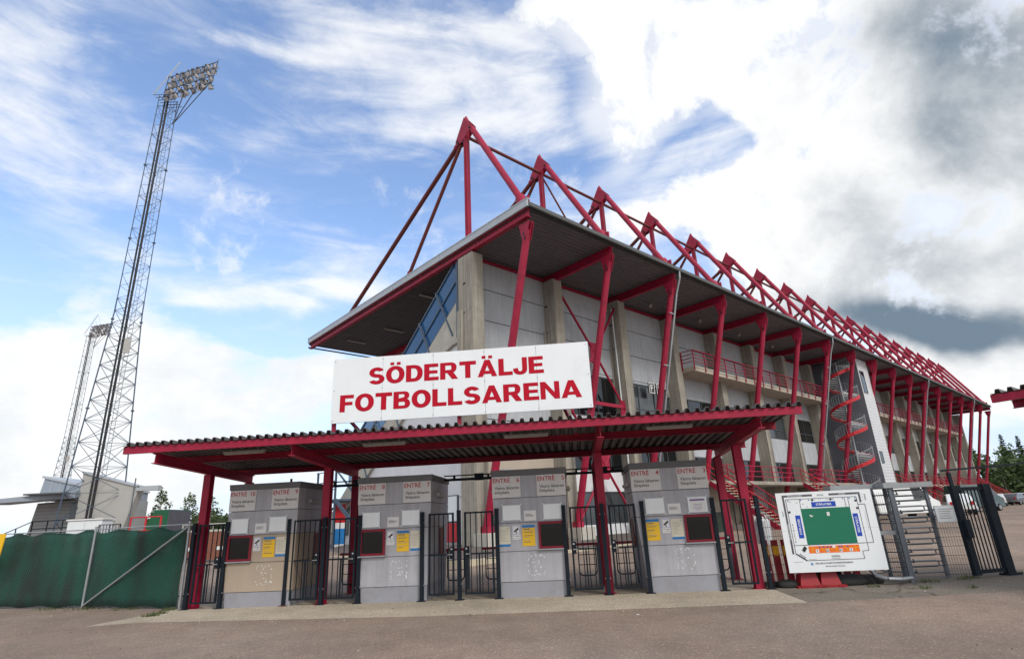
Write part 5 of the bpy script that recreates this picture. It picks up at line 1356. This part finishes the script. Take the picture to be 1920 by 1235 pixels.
for k, (u_, v_, lab) in enumerate(((8.2, -4.4, 'pale concrete planter block behind the gate beside the ENTRÉ 5 booth'), (10.4, -4.6, 'pale concrete planter block behind the gate beside the ENTRÉ 4 booth'))):
    o = thing('planter', lab, 'planter', gp(u_, v_, .30), GSR, 'concrete planter blocks'); q = MB('cream_kerb'); q.box((-.8, -.35, 0), (.8, .35, .62)); q.build('body', o); q = MB('cobble'); q.box((-.7, -.25, .621), (.7, .25, .64)); q.build('soil', o)
    q = MB('leaf'); 
    for i in range(60): a = V((random.uniform(-.7, .7), random.uniform(-.25, .25), .63)); b_ = a + V((random.uniform(-.1, .1), random.uniform(-.1, .1), random.uniform(.05, .16))); q.add([a, a + V((.04, .02, .02)), b_], [(0, 1, 2)])
    q.build('greenery', o)
o = thing('picnic_table', 'timber table with a red edge behind the gate beside the ENTRÉ 5 booth', 'table', gp(10.5, -2.4, .55), GSR)
q = MB('cream_kerb'); q.box((-1.1, -.4, .74), (1.1, .4, .79)); q.build('tabletop', o); q = MB('red_bright'); q.box((-1.1, -.43, .92), (1.1, -.41, 1.08)); q.box((-1.0, -.42, .79), (-.96, -.405, 1.0)); q.box((.96, -.42, .79), (1., -.405, 1.0)); q.build('edge_board', o)
for x in (-.85, .85): q = MB('gate_paint'); q.box((x - .04, -.3, 0), (x + .04, .3, .735)); q.build('leg', o)
o = thing('waste_container', 'dark green wheeled waste container under the first outdoor stair', 'bin', gp(14.6, -3.6, .42), GSR); q = MB('car_green'); q.hexa([(-.55, -.35, .12), (.55, -.35, .12), (.55, .35, .12), (-.55, .35, .12), (-.65, -.45, 1.15), (.65, -.45, 1.15), (.65, .45, 1.15), (-.65, .45, 1.15)]); q.build('body', o)
q = MB('black'); q.box((-.68, -.48, 1.152), (.68, .48, 1.23)); q.build('lid', o)
for x in (-.45, .45): q = MB('tyre'); q.tube((x, -.36, .1), (x, -.30, .1), .1, n=12); q.build('wheel', o)

# ------------------------------------------------------------------ vehicles
def car(label, kind, x, y, ang, paint, cat='car', Lc=4.3, Wc=1.75, Hc=1.48, van=False):
    o = thing(kind, label, cat, (x, y, gz(x, y)), ang, 'parked vehicles by the grandstand')
    h = Hc
    if van: prof = [(-Lc / 2, .35), (-Lc / 2, h * .55), (-Lc / 2 + .05, h - .08), (-Lc / 2 + .2, h), (Lc * .18, h), (Lc * .27, h - .08), (Lc * .40, h * .58), (Lc / 2 - .08, h * .48), (Lc / 2, .6), (Lc / 2, .32)]
    else: prof = [(-Lc / 2, .38), (-Lc / 2 + .03, .82), (-Lc / 2 + .18, .98), (-Lc * .28, h - .10), (-Lc * .2, h), (Lc * .08, h), (Lc * .14, h - .05), (Lc * .26, .98), (Lc * .44, .86), (Lc / 2 - .02, .68), (Lc / 2, .36)]
    def wv(z): return Wc / 2 - max(0, z - .85) * .22
    n = len(prof); vs = [(a, -wv(z), z) for a, z in prof] + [(a, wv(z), z) for a, z in prof]
    q = MB(paint); q.add(vs, [tuple(range(n)), tuple(range(2 * n - 1, n - 1, -1))] + [(k, k + n, (k + 1) % n + n, (k + 1) % n) for k in range(n)]); 
    b_ = q.build('body', o); md = b_.modifiers.new('edge', 'BEVEL'); md.width = .06; md.segments = 2
    zb, zt_ = (h * .56, h - .14) if van else (.98, h - .09)
    q = MB('car_glass')
    for sy in (-1, 1):
        fa, ra = (Lc * .36, Lc * .10) if van else (Lc * .23, -Lc * .30)
        ft, rt = (Lc * .25, Lc * .10) if van else (Lc * .125, -Lc * .25)
        q.add([(fa, sy * (wv(zb) + .004), zb), (ra, sy * (wv(zb) + .004), zb), (rt, sy * (wv(zt_) + .004), zt_), (ft, sy * (wv(zt_) + .004), zt_)], [(0, 1, 2, 3)])
    if not van: q.add([(-Lc * .315, -.62, 1.0), (-Lc * .315, .62, 1.0), (-Lc * .272, .55, h - .12), (-Lc * .272, -.55, h - .12)], [(0, 1, 2, 3)]); q.add([(Lc * .262, -.66, 1.0), (Lc * .262, .66, 1.0), (Lc * .155, .56, h - .06), (Lc * .155, -.56, h - .06)], [(3, 2, 1, 0)])
    else: q.add([(Lc * .402, -.7, h * .60), (Lc * .402, .7, h * .60), (Lc * .286, .6, h - .10), (Lc * .286, -.6, h - .10)], [(3, 2, 1, 0)])
    q.build('window', o)
    for sx in (-.31, .31):
        for sy in (-1, 1):
            w_ = MB('tyre'); yy = sy * (Wc / 2 - .1); w_.tube((Lc * sx, yy - .1, .31), (Lc * sx, yy + .12, .31), .31, n=16); wo = w_.build('wheel', o)
            w_ = MB('galv'); w_.tube((Lc * sx, yy + sy * .122 - .01, .31), (Lc * sx, yy + sy * .122 + .01, .31), .19, n=12); w_.build('rim', wo)
    for sy in (-1, 1):
        q = MB('tail_red'); q.box((-Lc / 2 - .02, sy * .62 - .1, .72), (-Lc / 2 + .06, sy * .62 + .1, .98)); q.build('tail_light', o)
        q = MB('lamp_white'); q.box((Lc / 2 - .16, sy * .6 - .16, .62), (Lc / 2 + .01, sy * .6 + .16, .76)); q.build('headlight', o)
    return o
car('white panel van parked behind the turnstile', 'parked_van', 27.6, 43.2, radians(8), 'car_white', 'van', 5.0, 1.95, 2.3, True)
car('small white car with red tail light next to the white van', 'parked_car', 34.2, 46.5, radians(60), 'car_white', Hc=1.55)
car('dark green delivery van behind the wire mesh and the white plate', 'parked_van', 40.5, 53.0, radians(25), 'car_green', 'van', 5.6, 2.0, 2.3, True)
car('white estate car right behind the heavy black gate', 'parked_car', 59.8, 74.5, radians(50), 'car_white', Lc=4.6)
car('dark grey car with its side to the camera', 'parked_car', 64.5, 77.5, radians(35), 'car_grey')
car('silver car between the grey car and the red car', 'parked_car', 70.5, 84.0, radians(30), 'car_silver')
car('dark red car at the right edge of the picture', 'parked_car', 73.5, 84.5, radians(40), 'car_red', Hc=1.75, Lc=4.5)

# ------------------------------------------------------------------ trees
def leaf_cloud(mb, c, r, n, size, m=None, flat=.8):
    c = V(c)
    for i in range(n):
        d = V((random.gauss(0, 1), random.gauss(0, 1), random.gauss(0, 1))).normalized() * (random.random() ** .45)
        p = c + V((d.x * r[0], d.y * r[1], d.z * r[2])); s = size * random.uniform(.5, 1.3)
        a = V((random.uniform(-1, 1), random.uniform(-1, 1), random.uniform(-1, 1))).normalized(); b_ = a.cross(V((random.uniform(-1, 1), random.uniform(-1, 1), random.uniform(-1, 1)))).normalized()
        mb.add([p - a * s, p + b_ * s * .55, p + a * s, p - b_ * s * .55], [(0, 1, 2, 3)], m)
def birch(label, x, y, h, w, dens):
    z = gz(x, y); o = thing('birch_tree', label, 'tree', (x, y, z), 0, 'young birch trees on the left')
    q = MB('birch_bark'); q.tube((0, 0, 0), (.1, 0, h * .5), .07, n=7, r1=.05); q.tube((.1, 0, h * .5), (.05, 0, h * .98), .05, n=6, r1=.015); q.build('trunk', o)
    q = MB('bark'); c = MB('leaf_birch')
    for i in range(16):
        f = .32 + .64 * i / 16; a = i * 2.4; L_ = w * (1.15 - f) * random.uniform(.7, 1.3); p0 = V((.08, 0, h * f)); p1 = p0 + V((cos(a) * L_, sin(a) * L_, L_ * .9)); q.tube(p0, p1, .022, n=5, r1=.008)
        leaf_cloud(c, p0.lerp(p1, .75), (L_ * .55, L_ * .55, .5), int(dens * random.uniform(.4, 1.2)), .13); leaf_cloud(c, p1 - V((0, 0, .3)), (.22, .22, .45), int(dens * .4), .12)
    q.build('limbs', o); c.build('crown', o)
birch('slim young birch just right of the pavilion slab', -39.5, 60, 5.4, 1.5, 34)
birch('tall airy young birch in the gap left of the canopy', -37.0, 60, 5.7, 1.4, 34)
birch('small bushy young birch left of the leftmost canopy post', -34.0, 60, 5.1, 1.5, 26)
birch('thin young birch between the canopy post and the ENTRÉ 10 booth', -31.8, 60, 5.2, 1.1, 12)
for k, (x, y, w_, h_, lab) in enumerate(((-41.0, 66, 3.6, 2.8, 'dark low shrub between the pavilion and the birches'), (-35.5, 66, 4.4, 3.5, 'broad dark shrub below the birches'), (-30.8, 64, 3.8, 3.3, 'dark shrub behind the leftmost canopy post'))):
    o = thing('shrub', lab, 'shrub', (x, y, .75), 0, 'shrubs on the left'); c = MB('leaf')
    for i in range(7): leaf_cloud(c, (random.uniform(-w_, w_) * .7, random.uniform(-1, 1), h_ * random.uniform(.35, .75)), (w_ * .4, 1.2, h_ * .42), 230, .16)
    c.build('foliage', o); q = MB('bark'); q.tube((0, 0, 0), (0, 0, h_ * .6), .06, n=6); q.tube((.1, 0, 0), (w_ * .4, 0, h_ * .6), .05, n=6); q.build('stem', o)
c = MB('needle')
for i in range(46): x = random.uniform(-95, -20); leaf_cloud(c, (x, 128 + random.uniform(-4, 4), 2.5 + 2.2 * random.random()), (3.4, 2.5, 2.6), 130, .45)
c.box((-110, 133, 0), (-18, 134, 4.6), 'bark'); tag(c.build('distant_wood'), kind='stuff')
# wood behind the car park on the right
c = MB('leaf')
random.seed(21)
for i in range(150):
    t = random.random(); x = 92 + 130 * t; y = 170 - 34 * t + random.uniform(-9, 22)
    hh = random.uniform(9.5, 15.5) * (1 if y < 168 else 1.12); rr = random.uniform(3.0, 5.0)
    for k in range(5):
        zz = hh * random.uniform(.22, .86); leaf_cloud(c, (x + random.uniform(-2.2, 2.2), y + random.uniform(-2, 2), zz), (rr * .72, rr * .72, rr * .62), 75, .62)
    c.tube((x, y, 0), (x, y, hh * .7), .22, 'bark', 5, .1)
tag(c.build('forest'), kind='stuff')
def spruce(label, x, y, h):
    o = thing('spruce_tree', label, 'tree', (x, y, .9), 0, 'spruce tops above the wood'); q = MB('bark'); q.tube((0, 0, 0), (0, 0, h), .22, n=7, r1=.03); q.build('trunk', o); c = MB('needle')
    n = 26
    for k in range(n):
        f = k / n; z = h * (.25 + .75 * f); R_ = (1 - f) * 2.4 + .15
        for j in range(9):
            a = j * .7 + k * 1.3 + random.uniform(-.2, .2); R2 = R_ * random.uniform(.65, 1.1); p = V((cos(a) * R2, sin(a) * R2, z - R2 * .35)); s_ = V((-sin(a), cos(a), 0)) * (.28 + .2 * (1 - f))
            c.add([(0, 0, z + .1), p + s_, p + V((cos(a), sin(a), -.2)) * .25, p - s_], [(0, 1, 2, 3)])
            leaf_cloud(c, V((0, 0, z)).lerp(p, .7), (.35, .35, .2), 3, .3)
    c.build('crown', o)
spruce('leftmost spruce top above the wood at the right edge', 138, 164, 18.2); spruce('second spruce top from the left above the wood', 142.5, 164, 17.6); spruce('tall narrow spruce top above the wood, second from the right', 147, 164, 18.4); spruce('rightmost spruce top, cut by the right edge of the picture', 153, 163, 18.0)
o = thing('birch_tree', 'leafy tree crown beside the far end of the grandstand', 'tree', (112, 148, .9)); q = MB('bark'); q.tube((0, 0, 0), (0, 0, 12), .25, n=7, r1=.08); q.build('trunk', o); c = MB('leaf_birch')
for k in range(14): leaf_cloud(c, (random.uniform(-2, 2), random.uniform(-2, 2), random.uniform(5, 15)), (2.0, 2.0, 1.6), 110, .36)
c.build('crown', o)
# grey barrier pole across the car park exit
o = thing('boom_barrier', 'long thin grey boom beyond the heavy black gate', 'boom barrier', rp(18.38, 14, .4), ROWR); q = MB('galv_dark'); q.bar((-.3, 0, 2.58), (6, .5, 2.85), .07, .08, 'gate_paint'); q.build('boom', o); q = MB('galv_dark'); q.box((-.06, -.06, 0), (.06, .06, 2.5), 'gate_paint'); q.build('post', o)
